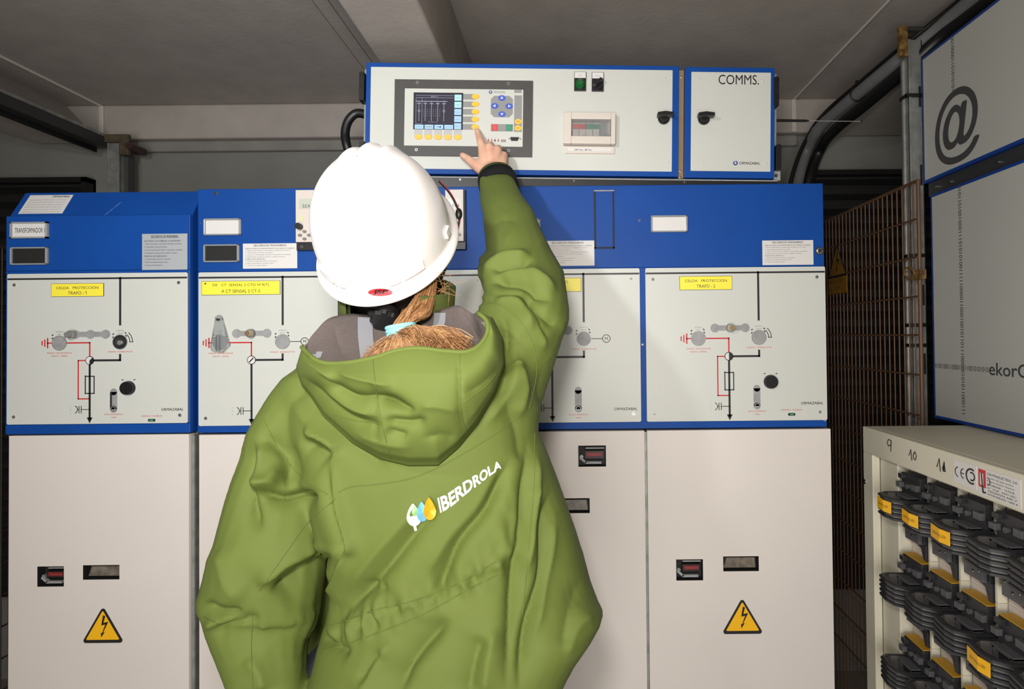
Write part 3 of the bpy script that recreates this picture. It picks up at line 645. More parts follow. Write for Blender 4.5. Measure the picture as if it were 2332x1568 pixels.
for a, m, t in ((1655, mat('red_key', S(205, 75, 75), .4), 'O'), (1872, mat('green_key', S(60, 140, 110), .4), 'I')):
    q = NB(); q.box(PU(a - 48), PU(a + 48), PV(862), PV(765), W0, W0 + .0016, m); q.text(t, PU(a), PV(813), 40 * KY, M_grey, W0 + .0018); q.build('command_key', op, .0004)
for c, t in ((722, 'M/A'), (818, 'L/R')):
    q = NB(); q.disc(PU(2008), PV(c), 52 * KX, W0, W0 + .0016, M_amber, 26, ry=40 * KY); q.text(t, PU(2008), PV(c), 20 * KY, M_black, W0 + .0018); q.build('function_key', op)
q = NB(); q.prism([(PU(a), PV(c)) for a, c in ((1905, 1010), (2003, 1010), (2025, 958), (1893, 958))], W0, W0 + .003, M_blackp)
for a in (1880, 2042): q.disc(PU(a), PV(983), .002, W0, W0 + .003, M_chrome, 10)
q.build('serial_port', op)

# ------------------------------------------------------------------ corrugated hose on the left of the control cabinet
def smooth(pts, n=8):
    pts = [Vector(p) for p in pts]; out = []
    P = [pts[0]] + pts + [pts[-1]]
    for i in range(1, len(P) - 2):
        for k in range(n):
            t = k / n; a, b_, c, d = P[i - 1], P[i], P[i + 1], P[i + 2]
            out.append(.5 * ((2 * b_) + (c - a) * t + (2 * a - 5 * b_ + 4 * c - d) * t * t + (3 * b_ - a - 3 * c + d) * t ** 3))
    return out + [pts[-1]]
hp = smooth([at(838, 262, Y=1.56), at(812, 258, Y=1.56), at(793, 276, Y=1.56), at(786, 305, Y=1.56), at(792, 340, Y=1.56), at(806, 380, Y=1.6), at(815, 440, Y=1.62)], 16)
b = MB(); b.tube(hp, [.0125 if i % 2 else .0105 for i in range(len(hp))], M_blackp, 14)
o = b.build('corrugated_hose', None, label='black corrugated hose looping out of the left side of the control cabinet', cat='hose')
# ------------------------------------------------------------------ cages left and right
M_wire = mat('brown_painted_wire', S(104, 74, 52), .5, metal=.2)
M_wired = mat('dark_wire', S(50, 42, 36), .6)
def fence(X, Y0, Y1, z0, z1, m, label, zs, step=.0254):
    b = MB(); r = .0021
    n = int((Y1 - Y0) / step)
    for i in range(n + 1): b.tube([(X, Y0 + i * step, z0), (X, Y0 + i * step, z1)], r, m, 6)
    for z in zs: b.tube([(X - .004, Y0, z), (X - .004, Y1, z)], r * 1.3, m, 6)
    b.tube([(X, Y0, z1), (X, Y1, z1)], .005, m, 8); b.tube([(X, Y0, z0), (X, Y0, z1)], .005, m, 8)
    return b
XF = .975
ztop = at(2094, 409, X=XF).z
zs = [at(2094, y, X=XF).z for y in (497, 584, 674.5, 762.5, 853, 944.6)]; dz = (zs[0] - zs[-1]) / 5
zz = zs + [zs[-1] - dz * k for k in range(1, 9)]
Yn = at(2094, 600, X=XF).y
e = empty('wire_mesh_gate', (XF, 1.95, 0), 'brown wire mesh cage gate on the right between the switchgear and the tall post', 'fence')
b = fence(XF, Yn, 2.28, .08, ztop, M_wire, '', zz); b.build('mesh_panel', e)
# latch on the gate
p = at(2078, 622, X=XF - .01); b = MB(); b.tube([(p.x - .008 - .006 * math.sin(a), p.y + .022 * math.cos(a), p.z + .016 * math.sin(a)) for a in [i * math.pi / 8 for i in range(17)]], .003, M_rust, 8); b.box(p.x - .008, p.x + .01, p.y - .045, p.y - .012, p.z - .02, p.z + .006, M_rust); b.build('gate_latch', e)
# left cage
XG = -1.79
e2 = empty('wire_mesh_gate', (XG, 1.7, 0), 'dark wire mesh cage fence along the left side, beside the first cabinet', 'fence')
b = fence(XG, 1.2, 2.24, .08, CZ + .3, M_wired, '', [CZ + .3 - .1 * k for k in range(1, 15)]); b.build('mesh_panel', e2)
# posts
def post(label, X0, X1, Y0, Y1, ztop, rust=True, m=M_zinc):
    e = empty('cage_post', ((X0 + X1) / 2, (Y0 + Y1) / 2, 0), label, 'post')
    b = MB(); t = .004
    b.box(X0, X1, Y0, Y0 + t, 0, ztop, m); b.box(X0, X0 + t, Y0, Y1, 0, ztop, m); b.box(X1 - t, X1, Y0, Y1, 0, ztop, m); b.box(X0 - .001, X0 + .006, Y0 - .004, Y0, 0, ztop, m); b.build('channel', e, .001); return e
pa, pb = at(2071, 300, Y=1.66), at(2103, 300, Y=1.66)
ep = post('tall galvanised channel post on the right beside the box with the @ sign', pa.x, pb.x, 1.66, 1.70, at(2085, 90, Y=1.66).z)
for z0 in (CZ + .66, CZ + .43, CZ + .08, CZ - .12):
    q = MB(); q.box(pb.x - .012, pb.x - .006, 1.6585, 1.6605, z0, z0 + .06, M_darkin); q.build('slot', ep)
q0, q1 = at(2047, 95, Y=1.645), at(2066, 95, Y=1.645); za, zb = at(2056, 60, Y=1.645).z, at(2056, 128, Y=1.645).z
q = MB(); q.box(q0.x, q1.x, 1.64, 1.655, zb, za, M_rust); q.disc if 0 else None; q.build('end_bracket', ep, .002)
q = MB(); q.box(q1.x, at(2116, 60, Y=1.66).x, 1.645, 1.66, za - .012, za, mat('dark_steel', (.03, .028, .025), .6)); q.build('cross_bar', ep)
q = MB(); ti = at(2060, 300, Y=1.68); q.tube([(ti.x, 1.68, 0), (ti.x, 1.68, zb)], .0065, M_zinc, 12); q.build('gate_tube', ep)
for py_ in (218, 582, 740, 786): 
    z = at(2080, py_, Y=1.66).z; q = MB(); q.box(ti.x - .008, pb.x - .004, 1.654, 1.66, z - .005, z + .005, M_blackp); q.box(ti.x - .008, ti.x - .004, 1.655, 1.69, z - .005, z + .005, M_blackp); q.build('cable_tie', ep)
pl0, pl1 = at(246, 400, Y=2.22), at(274, 400, Y=2.22)
e3 = post('dim grey channel post at the back left with a rusty bracket at its top', pl0.x, pl1.x, 2.22, 2.27, at(260, 318, Y=2.22).z)
pc = at(294, 400, Y=2.25); q = MB(); q.box(pl1.x + .004, pc.x, 2.245, 2.275, 0, at(280, 345, Y=2.25).z, mat('dim_steel', S(74, 72, 70), .6, metal=.2)); q.build('side_channel', e3)
c0, c1 = at(270, 305, Y=2.2), at(292, 352, Y=2.2); M_rustd = mat('dimmed_rust', (.10, .075, .04), .7, noise_amt=.5, noise_scale=40)  # rust colour darkened to stand for the dim light on this bracket
q = MB(); q.box(pl0.x, c0.x, 2.2, 2.215, c0.z - .03, c0.z, M_rustd); q.box(c0.x, c1.x, 2.2, 2.215, c1.z, c0.z, M_rustd); q.build('end_bracket', e3, .002)
p = at(302, 335, Y=2.21); q = MB(); q.tube([(p.x, 2.19, p.z), (p.x, 2.27, p.z)], .014, mat('dark_red_steel', S(60, 40, 36), .5), 14); q.build('bolt', e3)
# rail above the left cage
b = MB(); zr0, zr1 = at(215, 322, X=-1.84).z, at(215, 300, X=-1.84).z
b.box(-1.86, -1.82, -.6, 2.26, zr0 - .012, zr1 - .004, mat('dim_rail_steel', S(60, 59, 58), .5, metal=.3)); b.box(-1.825, -1.815, -.6, 2.26, zr1 - .012, zr1 - .002, M_zinc); b.box(-1.87, -1.86, -.6, 2.26, zr0 - .03, zr1, M_blackp)
b.build('cage_rail', None, label='dark steel rail running under the ceiling edge above the left cage', cat='rail')
b = MB(); zc = CZ + .83
# warning sign hanging on the right gate
def sidept(px, py, X): p = at(px, py, X=X); return p
XS = XF - .012; A = [at(x_, y_, X=XS) for x_, y_ in ((1904, 558), (1888, 632), (1929, 626))]
y0, y1 = max(p.y for p in A), min(p.y for p in A); ym = A[0].y; zt_, zb_ = A[0].z, (A[1].z + A[2].z) / 2
zl = at(1910, 668, X=XS).z
M_dy = mat('dim_weathered_yellow', S(140, 98, 22), .5, noise_amt=.35, noise_scale=25)  # mottled yellow, base colour darkened to stand for dim light on the sign
b = MB(RSIDE, (XS, 0, 0)); U0, U1 = -y0, -y1; Um = (U0 + U1) / 2
b.box(U0, U1, zl, zb_ - .002, 0, .002, M_dy); b.prism([(U0, zb_), (U1, zb_), (Um, zt_)], 0, .002, M_black); k = .86
cv = zb_ + (zt_ - zb_) / 3
b.prism([(Um + (u - Um) * k, cv + (v - cv) * k) for u, v in ((U0, zb_), (U1, zb_), (Um, zt_))], 0, .0026, M_dy)
b.box(U0, U1, zb_ - .003, zb_ + .001, 0, .003, M_black)
kk = (U1 - U0) / 96.; b.prism([(Um + a * kk, cv + .012 + c * kk) for a, c in [(1, 26), (6, 24), (2, 7), (13, 9), (1, -15), (5, -13.5), (-3, -26), (-4, -15), (-1.5, -17), (6, 3), (-3, 1)]], 0, .0032, M_black)
hh = zb_ - zl
for i, t in enumerate(('RIESGO', 'ELÉCTRICO')): b.text(t, Um, zb_ - hh * (.3 + .38 * i), hh * .2, M_rust, .003, width=(U1 - U0) * .8, bold=.02)
b.build('warning_sign', None, label='yellow triangle danger sign with text plate hanging on the right wire mesh gate', cat='sign')

# ------------------------------------------------------------------ pipes and cables under the ceiling on the right
def pt(px, py, X=None, Y=None): return at(px, py, X=X, Y=Y)
M_pipe = mat('grey_conduit', S(112, 112, 112), .45, noise_amt=.1, noise_scale=20)
cb = empty('cable_bundle', (.95, 1.9, CZ + .6), 'grey conduit with black cables tied to it, bending down from ceiling behind the control cabinet', 'cable bundle')
b = MB(); b.tube(smooth([pt(2330, -95, X=1.11), pt(2240, -20, X=1.10), pt(2160, 45, X=1.09), pt(2100, 92, X=1.06), pt(2050, 134, X=1.02), pt(1960, 208, X=.99), pt(1890, 268, X=.97), pt(1863, 296, X=.96), pt(1838, 340, Y=2.24), pt(1820, 400, Y=2.24), pt(1808, 470, Y=2.23), pt(1804, 560, Y=2.22), pt(1802, 700, Y=2.2), pt(1801, 950, Y=2.2), pt(1800, 1400, Y=2.2)], 8), .021, M_pipe, 18)
b.build('conduit', cb)
b = MB(); b.tube(smooth([pt(2330, -125, X=1.11), pt(2160, 22, X=1.08), pt(2050, 110, X=1.015), pt(1960, 186, X=.985), pt(1890, 246, X=.96), pt(1855, 285, Y=2.2), pt(1825, 340, Y=2.2), pt(1803, 405, Y=2.19), pt(1793, 470, Y=2.18), pt(1786, 560, Y=2.18), pt(1783, 700, Y=2.18), pt(1781, 950, Y=2.18), pt(1780, 1400, Y=2.17)], 8), .0075, M_blackp, 12)
b.build('cable', cb)
b = MB(); b.tube(smooth([pt(2340, -62, X=1.11), pt(2230, 18, X=1.11), pt(2150, 80, X=1.09), pt(2060, 160, X=1.03), pt(1970, 238, X=1.0), pt(1905, 292, X=.99), pt(1868, 340, Y=2.24), pt(1842, 410, Y=2.24), pt(1832, 480, Y=2.24), pt(1830, 560, Y=2.24), pt(1830, 700, Y=2.24), pt(1830, 950, Y=2.24), pt(1830, 1400, Y=2.24)], 8), .02, M_blackp, 14)
b.build('cable', cb)
b = MB(); b.tube(smooth([pt(2380, -60, X=1.17), pt(2290, 5, X=1.17), pt(2200, 70, X=1.17), pt(2120, 125, X=1.17)], 8), .02, M_blackp, 14)
b.build('cable', None, label='black cable bundle above the box with the @ sign, going behind the post', cat='cable')
b = MB(); b.tube(smooth([pt(2420, -60, X=1.23), pt(2320, 5, X=1.23), pt(2220, 78, X=1.23), pt(2140, 130, X=1.23)], 8), .016, M_rust, 12)
b.build('pipe', None, label='rusty pipe between the black cables above the box with the @ sign', cat='pipe')
p = at(1953, 214, X=.988); b = MB(); b.tube([(p.x + .024 * math.cos(a), p.y, p.z + .024 * math.sin(a)) for a in [i * math.pi / 10 for i in range(20)]], .0028, M_blackp, 6, closed=True); b.box(p.x - .006, p.x + .006, p.y - .004, p.y + .004, p.z + .022, p.z + .045, M_blackp)
b.build('cable_tie', cb)

# ------------------------------------------------------------------ wall boxes on the right
M_boxw = mat('box_grey_enamel', S(188, 189, 182), .4, noise_amt=.03, noise_scale=5); M_boxb = mat('box_blue_edge', S(22, 62, 140), .4)
M_dg = mat('dark_grey_print', S(72, 72, 74), .5)
XB = 1.04; FR_ = RSIDE
def DR(px, py): p = at(px, py, X=XB); return -p.y, p.z        # u,v in the side frame
u0 = DR(2101, 300)[0]; uL = DR(2123, 700)[0]
Z1t, Z1b = at(2101, 131, X=XB).z, at(2114, 414, X=XB).z; Z2t, Z2b = at(2117, 445, X=XB).z, at(1965, 970, X=.777).z + .003
def wallbox(label, u0, z0, z1, top_off=.008):
    e = empty('control_box', (XB + .1, -(u0 + .25), z0), label, 'control box', 'grey boxes with blue edges on the right')
    b = MB(FR_, (XB, 0, 0)); b.box(u0, u0 + .60, z0, z1, -.2, -.02, M_boxb); b.build('housing', e, .003)
    b = MB(FR_, (XB, 0, 0)); b.box(u0, u0 + .60, z0, z1, -.019, 0, M_boxb); b.box(u0 + .008, u0 + .592, z0 + .008, z1 - .008, -.001, .0012, M_boxw); d = b.build('door', e, .0015); return e, d
e4, dU = wallbox('upper grey box with a big @ sign on its blue-edged door', u0, Z1b, Z1t)
e5, dL = wallbox('lower grey box with columns of binary digits on its blue-edged door', uL, Z2b, Z2t)
q = MB(FR_, (XB, 0, 0))
a0, a1_, zz0, zz1 = DR(2131.5, 290)[0], DR(2230, 290)[0], DR(2180, 371)[1], DR(2186, 200)[1]
q.text('@', (a0 + a1_) / 2, (zz0 + zz1) / 2, zz1 - zz0, M_dg, .0015, width=a1_ - a0, bold=.018)
c = DR(2169, 150); c2 = DR(2172, 205); c1 = DR(2168, 84)
q.text('10101010110000100', c2[0], (c1[1] + c2[1]) / 2 , .012, M_dg, .0015, width=c1[1] - c2[1], rot=1, bold=.01); q.build('lettering', dU)
q = MB(FR_, (XB, 0, 0)); c0, c1 = DR(2196, 942), DR(2181, 424)
q.text('111000110101000001110110100100011000011111001010101110001001011010', (c0[0] + c1[0]) / 2 + .004, (c0[1] + c1[1]) / 2, .012, M_dg, .0015, width=c1[1] - c0[1], rot=1, bold=.01)
c0, c1 = DR(2131, 832), DR(2252, 841); q.text('01001000110000111110010101010', (c0[0] + c1[0]) / 2, c0[1], .013, M_dg, .0015, width=c1[0] - c0[0], bold=.01)
c0, c1 = DR(2254, 840), DR(2332, 845); q.text('ekorG', c0[0], c0[1] + .001, .031, M_dg, .0015, width=(c1[0] - c0[0]) * 1.13, align='L', bold=.02); q.build('lettering', dL)
# mounting rail between the boxes, with bolts
b = MB(FR_, (XB, 0, 0)); b.box(u0 + .004, u0 + .6, Z2t + .001, Z1b - .001, -.06, -.012, M_concd if 0 else mat('dark_galvanised', S(70, 70, 72), .5, metal=.4))
for px_ in (2127, 2156, 2264): s_u, s_v = DR(px_, 424 if px_ < 2130 else 410 if px_ < 2200 else 361); b.disc(s_u, (Z2t + Z1b) / 2, .0035, -.012, -.006, M_chrome, 12)
b.build('mounting_rail', None, label='dark metal rail with bolts between the two grey boxes on the right', cat='rail')

# ------------------------------------------------------------------ low voltage fuse board
XC = .777; M_fb = mat('fuse_board_enamel', S(212, 206, 186), .45, noise_amt=.06, noise_scale=7)
M_fd = mat('fuse_black', S(44, 44, 47), .42); M_fg = mat('fuse_grey_plate', S(88, 88, 90), .45, noise_amt=.15, noise_scale=50)
YA = at(1965, 1000, X=XC).y; YA2 = at(2026, 1050, X=XC).y; zT = at(1965, 970, X=XC).z; zF = at(2026, 1051, X=XC).z; YE = .80
fbd = empty('fuse_board', (XC + .2, 1.15, 0), 'beige low voltage fuse board at bottom right with rows of black fuse handles', 'fuse board')
b = MB(); b.box(XC + .02, 1.3, YE, YA, zT - .012, zT, M_fb); b.box(XC + .3, 1.3, YE, YA, 0, zT - .012, M_fb); b.box(XC + .02, 1.3, YE, YE + .010, 0, zT - .012, M_fb); b.build('housing', fbd, .002)
b = MB(); b.box(XC, XC + .02, YE, YA, zF, zT, M_fb); ys = [YA, YA - .055, YA2 - .0]
b.box(XC, XC + .02, YA - .045, YA, 0, zF, M_fb); b.box(XC + .02, XC + .06, YA2 + .002, YA - .045, 0, zF, M_fb); b.box(XC + .055, XC + .07, YA2 - .002, YA2 + .006, 0, zF, M_darkin)
b.box(XC + .02, XC + .3, YA - .006, YA, 0, zT - .012, M_fb); b.box(XC, XC + .3, YE, YE + .02, 0, zF, M_fb); fp = b.build('front_frame', fbd, .002)
b = MB(RSIDE, (XC, 0, 0))
for strokes in ([[(2030, 1003), (2024, 1000), (2021, 1008), (2024, 1015), (2030, 1012), (2030, 1003), (2029, 1028)]],
                [[(2070.5, 1036), (2074.5, 1023), (2077, 1048)], [(2084, 1028), (2080.5, 1034), (2081, 1044), (2085, 1047), (2087.5, 1038), (2084, 1028)]],
                [[(2134, 1062), (2139.5, 1044), (2142, 1073)], [(2147, 1067), (2150.5, 1051), (2153, 1074), (2150, 1073), (2150, 1058), (2148, 1072)]]):
    b = MB(RSIDE, (XC, 0, 0))
    for st_ in strokes:
        pp = [at(a_, c_, X=XC) for a_, c_ in st_]; b.tube([(-p.y, p.z, .0004) for p in pp], .0011, M_black, 6)
    b.build('marker_number', fp)
sA, sB = at(2173, 1070, X=XC), at(2225, 1090, X=XC); zt_, zb_ = zT - .010, zT - .056
b = MB(RSIDE, (XC, 0, 0)); b.box(-sA.y, -sB.y, zb_, zt_, 0, .0008, M_paper); w = sA.y - sB.y; uu = -sA.y; vm = (zb_ + zt_) / 2
b.arc(uu + w * .22, vm, .0085, .0105, 100, 260, 0, .0012, M_black, 12); b.arc(uu + w * .47, vm, .0085, .0105, 100, 260, 0, .0012, M_black, 12); b.box(uu + w * .34, uu + w * .46, vm - .001, vm + .001, 0, .0012, M_black)
b.arc(uu + w * .78, vm, .012, .0155, 60, 300, 0, .0012, M_black, 18); b.arc(uu + w * .80, vm, .006, .009, -120, 120, 0, .0012, M_black, 14); b.build('conformity_sticker', fp)
sA, sB = at(2228, 1090, X=XC), at(2326, 1130, X=XC); uu = -sA.y; w = sA.y - sB.y
b = MB(RSIDE, (XC, 0, 0)); b.box(uu, uu + w, zb_ - .004, zt_, 0, .0008, M_paper); b.box(uu + .002, uu + w * .2, zt_ - .036, zt_ - .003, 0, .0012, M_red); b.box(uu + .006, uu + w * .14, zt_ - .032, zt_ - .010, 0, .0014, M_paper); b.line([(uu + w * .1, zt_ - .01), (uu + w * .13, zt_ - .045), (uu + w * .2, zt_ - .044)], .003, 0, .0016, M_black)
b.text('CENTRAELECTRIC, S.A.', uu + w * .24, zt_ - .008, .005, M_black, .0012, width=w * .7, align='L')
for i, t in enumerate(('Cuadro de baja tension', 'Poligono Industrial  Pamplona', 'NORMA   U.N.E.', 'Nº  3228   AÑO 2001', 'TENSION 440 V', 'INTENSIDAD 1600 A')): b.text(t, uu + w * .24, zt_ - .015 - .006 * i, .0034, M_black, .0012, width=w * (.6 + .02 * i), align='L')
b.arc(uu + w * .24, zt_ - .022, .006, .0072, -90, 90, 0, .0014, M_black, 10); b.build('rating_sticker', fp)
p = at(1970, 1096, X=XC); b = MB(RSIDE, (XC, 0, 0)); screw(b, -p.y, p.z, .005, 0); b.build('screw', fp)
# fuse carriers
P0 = .10; XH = XC + .05
def holder(yc, zt, plate, top):
    # yc centre of the column, zt top of the dark body
    h = empty_part('fuse_holder')
    b = MB(RSIDE, (XH, 0, 0)); u = -yc
    b.box(u - .049, u + .046, zt - .1810, zt + .012, -.03, 0, M_cream)
    b.box(u + .041, u + .049, zt - .1810, zt + .012, 0, .018, M_fb)
    f = b.build('fuse_holder', fbd, .001)
    b = MB(RSIDE, (XH, 0, 0))
    b.prism([(u - .036, zt), (u + .034, zt), (u + .036, zt - .006), (u + .036, zt - .085), (u - .036, zt - .085)][::-1], 0, .030, M_fd)
    b.box(u - .034, u - .018, zt - .012, zt - .002, .03, .040, M_fd); b.box(u - .040, u - .024, zt - .034, zt - .022, .03, .042, M_fg); b.box(u + .016, u + .036, zt - .03, zt - .016, .03, .040, M_fg)
    b.disc(u - .006, zt - .028, .0055, .03, .037, M_fg, 14)
    b.box(u - .022, u + .024, zt - .084, zt - .05, .03, .044, M_fd)
    for a in ((u - .024, u - .018, zt - .088, zt - .048), (u + .020, u + .026, zt - .088, zt - .048), (u - .024, u + .026, zt - .052, zt - .046), (u - .024, u + .026, zt - .090, zt - .084)): b.box(*a, .030, .052, M_fg)
    b.box(u - .034, u + .034, zt - .15, zt - .092, 0, .022, M_fd); b.box(u - .026, u + .026, zt - .152, zt - .085, .018, .030, M_fg)
    for a, c in ((-.018, -.108), (-.018, -.124), (.016, -.118), (.016, -.132), (0, -.138)): b.disc(u + a, zt + c, .0028, .030, .0304, M_darkin, 10); b.disc(u + a + .0015, zt + c - .0015, .0012, .0304, .031, M_chrome, 6)
    b.prism([(u - .034, zt - .15), (u + .036, zt - .15), (u + .036, zt - .185), (u + .026, zt - .185), (u + .018, zt - .162)][::-1], 0, .02, M_fd)
    if top: b.box(u - .036, u + .036, zt + .001, zt + .003, .002, .03, mat('yellow_edge', S(200, 150, 30), .5))
    b.build('fuse_carrier', f, .0012)
    # handle: five-rib stirrup standing out of the carrier
    b = MB(); zc = zt - .052
    for k in range(5):
        z = zc - .0105 * k; big = .004
        path = [(0.020, -.040), (.066, -.044), (.083, -.034), (.088, .0), (.083, .022), (.056, .043), (.020, .043)]
        pp = [(XH - w, -(u + a), z) for w, a in path]
        for (A_, B_) in zip(pp, pp[1:]):
            pass
        vs = []; n_ = len(pp)
        for w, a in path:
            for dw, dz_ in ((0, .0040), (.005, .0022), (.005, -.0022), (0, -.0040), (-.006, -.0040), (-.006, .0040)):
                ctr = Vector((.03, 0)); d_ = Vector((w - .03, a)); d_ = d_.normalized() if d_.length > 0 else Vector((1, 0))
                vs.append((XH - (w + d_.x * dw), -(u + a + d_.y * dw), z + dz_))
        fs = [(i * 6 + j, i * 6 + (j + 1) % 6, (i + 1) * 6 + (j + 1) % 6, (i + 1) * 6 + j) for i in range(n_ - 1) for j in range(6)] + [tuple(range(6)), tuple(range(len(vs) - 1, len(vs) - 7, -1))]
        b.add(vs, fs, M_fd)
    vs = []
    for w, a in path:
        d_ = Vector((w - .03, a)).normalized()
        for dw, zz in ((-.0065, zc + .002), (0.0005, zc + .002), (.0005, zc - .044), (-.0065, zc - .044)): vs.append((XH - (w + d_.x * dw), -(u + a + d_.y * dw), zz))
    b.add(vs, [(i * 4 + j, i * 4 + (j + 1) % 4, (i + 1) * 4 + (j + 1) % 4, (i + 1) * 4 + j) for i in range(6) for j in range(4)], mat('highlight_grey_web', S(100, 97, 93), .45))  # web coloured lighter to stand for edge highlights between the ribs
    hd_ = b.build('handle', f)
    if plate:
        b = MB(); pa_ = [(.0795, -.032 + .004), (.0858, 0), (.0805, .024)]
        vs = [];
        for w, a in ((.0878, -.0355), (.0942, 0), (.0895, .0235)):
            for zz, dw in ((zc - .004, 0), (zc - .030, 0)): vs += [(XH - w, -(u + a), zz), (XH - w - .0015, -(u + a), zz)]
        b.add(vs, [(0, 4, 5, 1), (4, 8, 9, 5), (1, 5, 7, 3), (5, 9, 11, 7), (3, 7, 6, 2), (7, 11, 10, 6), (0, 1, 3, 2), (8, 10, 11, 9)], M_warn)
        b.text('JEAN MÜLLER', 0, 0, .0085, mat('dark_plate_text', S(120, 90, 20), .5), width=.042, fn=lambda x, y: Vector((XH - (float(np.interp(x - .005, [-.0355, 0, .0235], [.0878, .0942, .0895])) + .0022), -(u - .005 + x), zc - .017 + y)))
        b.build('name_plate', f)
def empty_part(n): return None
zt0 = at(2050, 1072, X=XH - .03).z
YC0 = YA2 - .05
for c in range(5):
    for r in range(3): holder(YC0 - c * P0, zt0 - .1935 * r, (r == 0 and c < 3) or (r == 1 and c == 3), r > 0)
b = MB(); b.box(XH + .03, XH + .06, YE + .02, YA2, .3, zF, M_cream); b.build('backplate', fbd)
# ------------------------------------------------------------------ the worker
M_fab = mat('green_work_fabric', S(98, 111, 50), .72, spec=.25, noise_amt=.06, noise_scale=14, bump=.12, bump_scale=1600)
M_fabd = mat('green_lining_edge', S(78, 86, 40), .8, spec=.2)
M_skin = mat('skin', S(234, 190, 162), .5, spec=.35, noise_amt=.08, noise_scale=40, col2=S(224, 170, 146))
_m['skin'].node_tree.nodes['Principled BSDF'].inputs['Subsurface Weight'].default_value = .08
_m['skin'].node_tree.nodes['Principled BSDF'].inputs['Subsurface Radius'].default_value = (.01, .004, .002)
M_lin = mat('grey_brown_mesh_lining', S(96, 86, 82), .7, noise_amt=.15, noise_scale=200)
M_tape = mat('seam_tape', S(138, 138, 142), .5)
M_vel = mat('black_velcro', S(26, 27, 28), .9, spec=.2)
M_hat = mat('white_helmet_plastic', S(246, 240, 236), .30, spec=.5, coat=.25)
M_hair = mat('light_brown_hair', S(176, 128, 84), .45, spec=.5, noise_amt=.35, noise_scale=90)
M_tie = mat('turquoise_hair_tie', S(140, 200, 205), .8)
M_seam = mat('green_thread', S(100, 110, 48), .8)
M_trs = mat('dark_trousers', S(40, 44, 58), .8); M_boot = mat('black_boot_leather', S(24, 22, 21), .5)
person = empty('person', (-.28, .95, 0), 'person in green hooded jacket and white helmet, seen from behind, pressing a screen key', 'person')
OP = Vector((-.28, .95, 0))
def quads_to_mesh(name, V, Fs, m, parent=None, mats=None, mi=None):
    me = bpy.data.meshes.new(name); org = ORG[parent.name] if parent else Vector((0, 0, 0))
    me.from_pydata([tuple(Vector(v) - org) for v in V], [], Fs)
    for k in (mats or [m]): me.materials.append(k)
    if mi is not None: me.polygons.foreach_set('material_index', mi)
    me.polygons.foreach_set('use_smooth', [True] * len(me.polygons)); me.update()
    o = bpy.data.objects.new(name, me); col.objects.link(o)
    if parent: o.parent = parent
    ORG[o.name] = org; return o
def fused(V, Fs, voxel, smooth_n, fac=.5):
    """union of overlapping closed pieces -> arrays"""
    me = bpy.data.meshes.new('t'); me.from_pydata([tuple(v) for v in V], [], Fs); o = bpy.data.objects.new('t', me); col.objects.link(o)
    r = o.modifiers.new('r', 'REMESH'); r.mode = 'VOXEL'; r.voxel_size = voxel
    s = o.modifiers.new('s', 'SMOOTH'); s.iterations = smooth_n; s.factor = fac
    dg = bpy.context.evaluated_depsgraph_get(); dg.update(); e = o.evaluated_get(dg); m2 = e.to_mesh()
    n = len(m2.vertices); co = np.zeros(n * 3); m2.vertices.foreach_get('co', co); F2 = [tuple(p.vertices) for p in m2.polygons]
    e.to_mesh_clear(); bpy.data.objects.remove(o); bpy.data.meshes.remove(me)
    return co.reshape(-1, 3), F2
def chain(mb, pts, rad, ns=12, flat=1.0):
    """tapering limb from swept rings with round ends"""
    P = smooth(pts, ns); R = []
    for i in range(len(rad) - 1):
        for k in range(ns): t = k / ns; R.append(rad[i] * (1 - t) + rad[i + 1] * t)
    R.append(rad[-1])
    mb.tube(P, R, M_fab, 20); mb.ball(P[0], R[0], M_fab, n=10); mb.ball(P[-1], R[-1], M_fab, n=10)
def loft(mb, rows, n=48, e=2.4, m=None):
    """rows: (xl, xr, z, yc, half depth)"""
    vs = []
    for xl, xr, z, yc, d in rows:
        a = (xr - xl) / 2; c = (xr + xl) / 2
        for k in range(n):
            t = 2 * math.pi * k / n; ct, st = math.cos(t), math.sin(t)
            vs.append((c + a * abs(ct) ** (2 / e) * (1 if ct > 0 else -1), yc + d * abs(st) ** (2 / e) * (1 if st > 0 else -1), z))
    fs = [(i * n + k, i * n + (k + 1) % n, (i + 1) * n + (k + 1) % n, (i + 1) * n + k) for i in range(len(rows) - 1) for k in range(n)]
    fs += [tuple(range(n - 1, -1, -1)), tuple(range((len(rows) - 1) * n, len(rows) * n))]
    mb.add(vs, fs, m or M_fab)
def normals(V, Fs):
    Fq = np.array([f if len(f) == 4 else (*f, f[-1]) for f in Fs]); a = V[Fq[:, 2]] - V[Fq[:, 0]]; b_ = V[Fq[:, 3]] - V[Fq[:, 1]]
    nn = np.cross(a, b_); N = np.zeros_like(V)
    for k in range(4): np.add.at(N, Fq[:, k], nn)
    return N / np.maximum(np.linalg.norm(N, axis=1, keepdims=True), 1e-9)
def sstep(x): x = np.clip(x, 0, 1); return x * x * (3 - 2 * x)
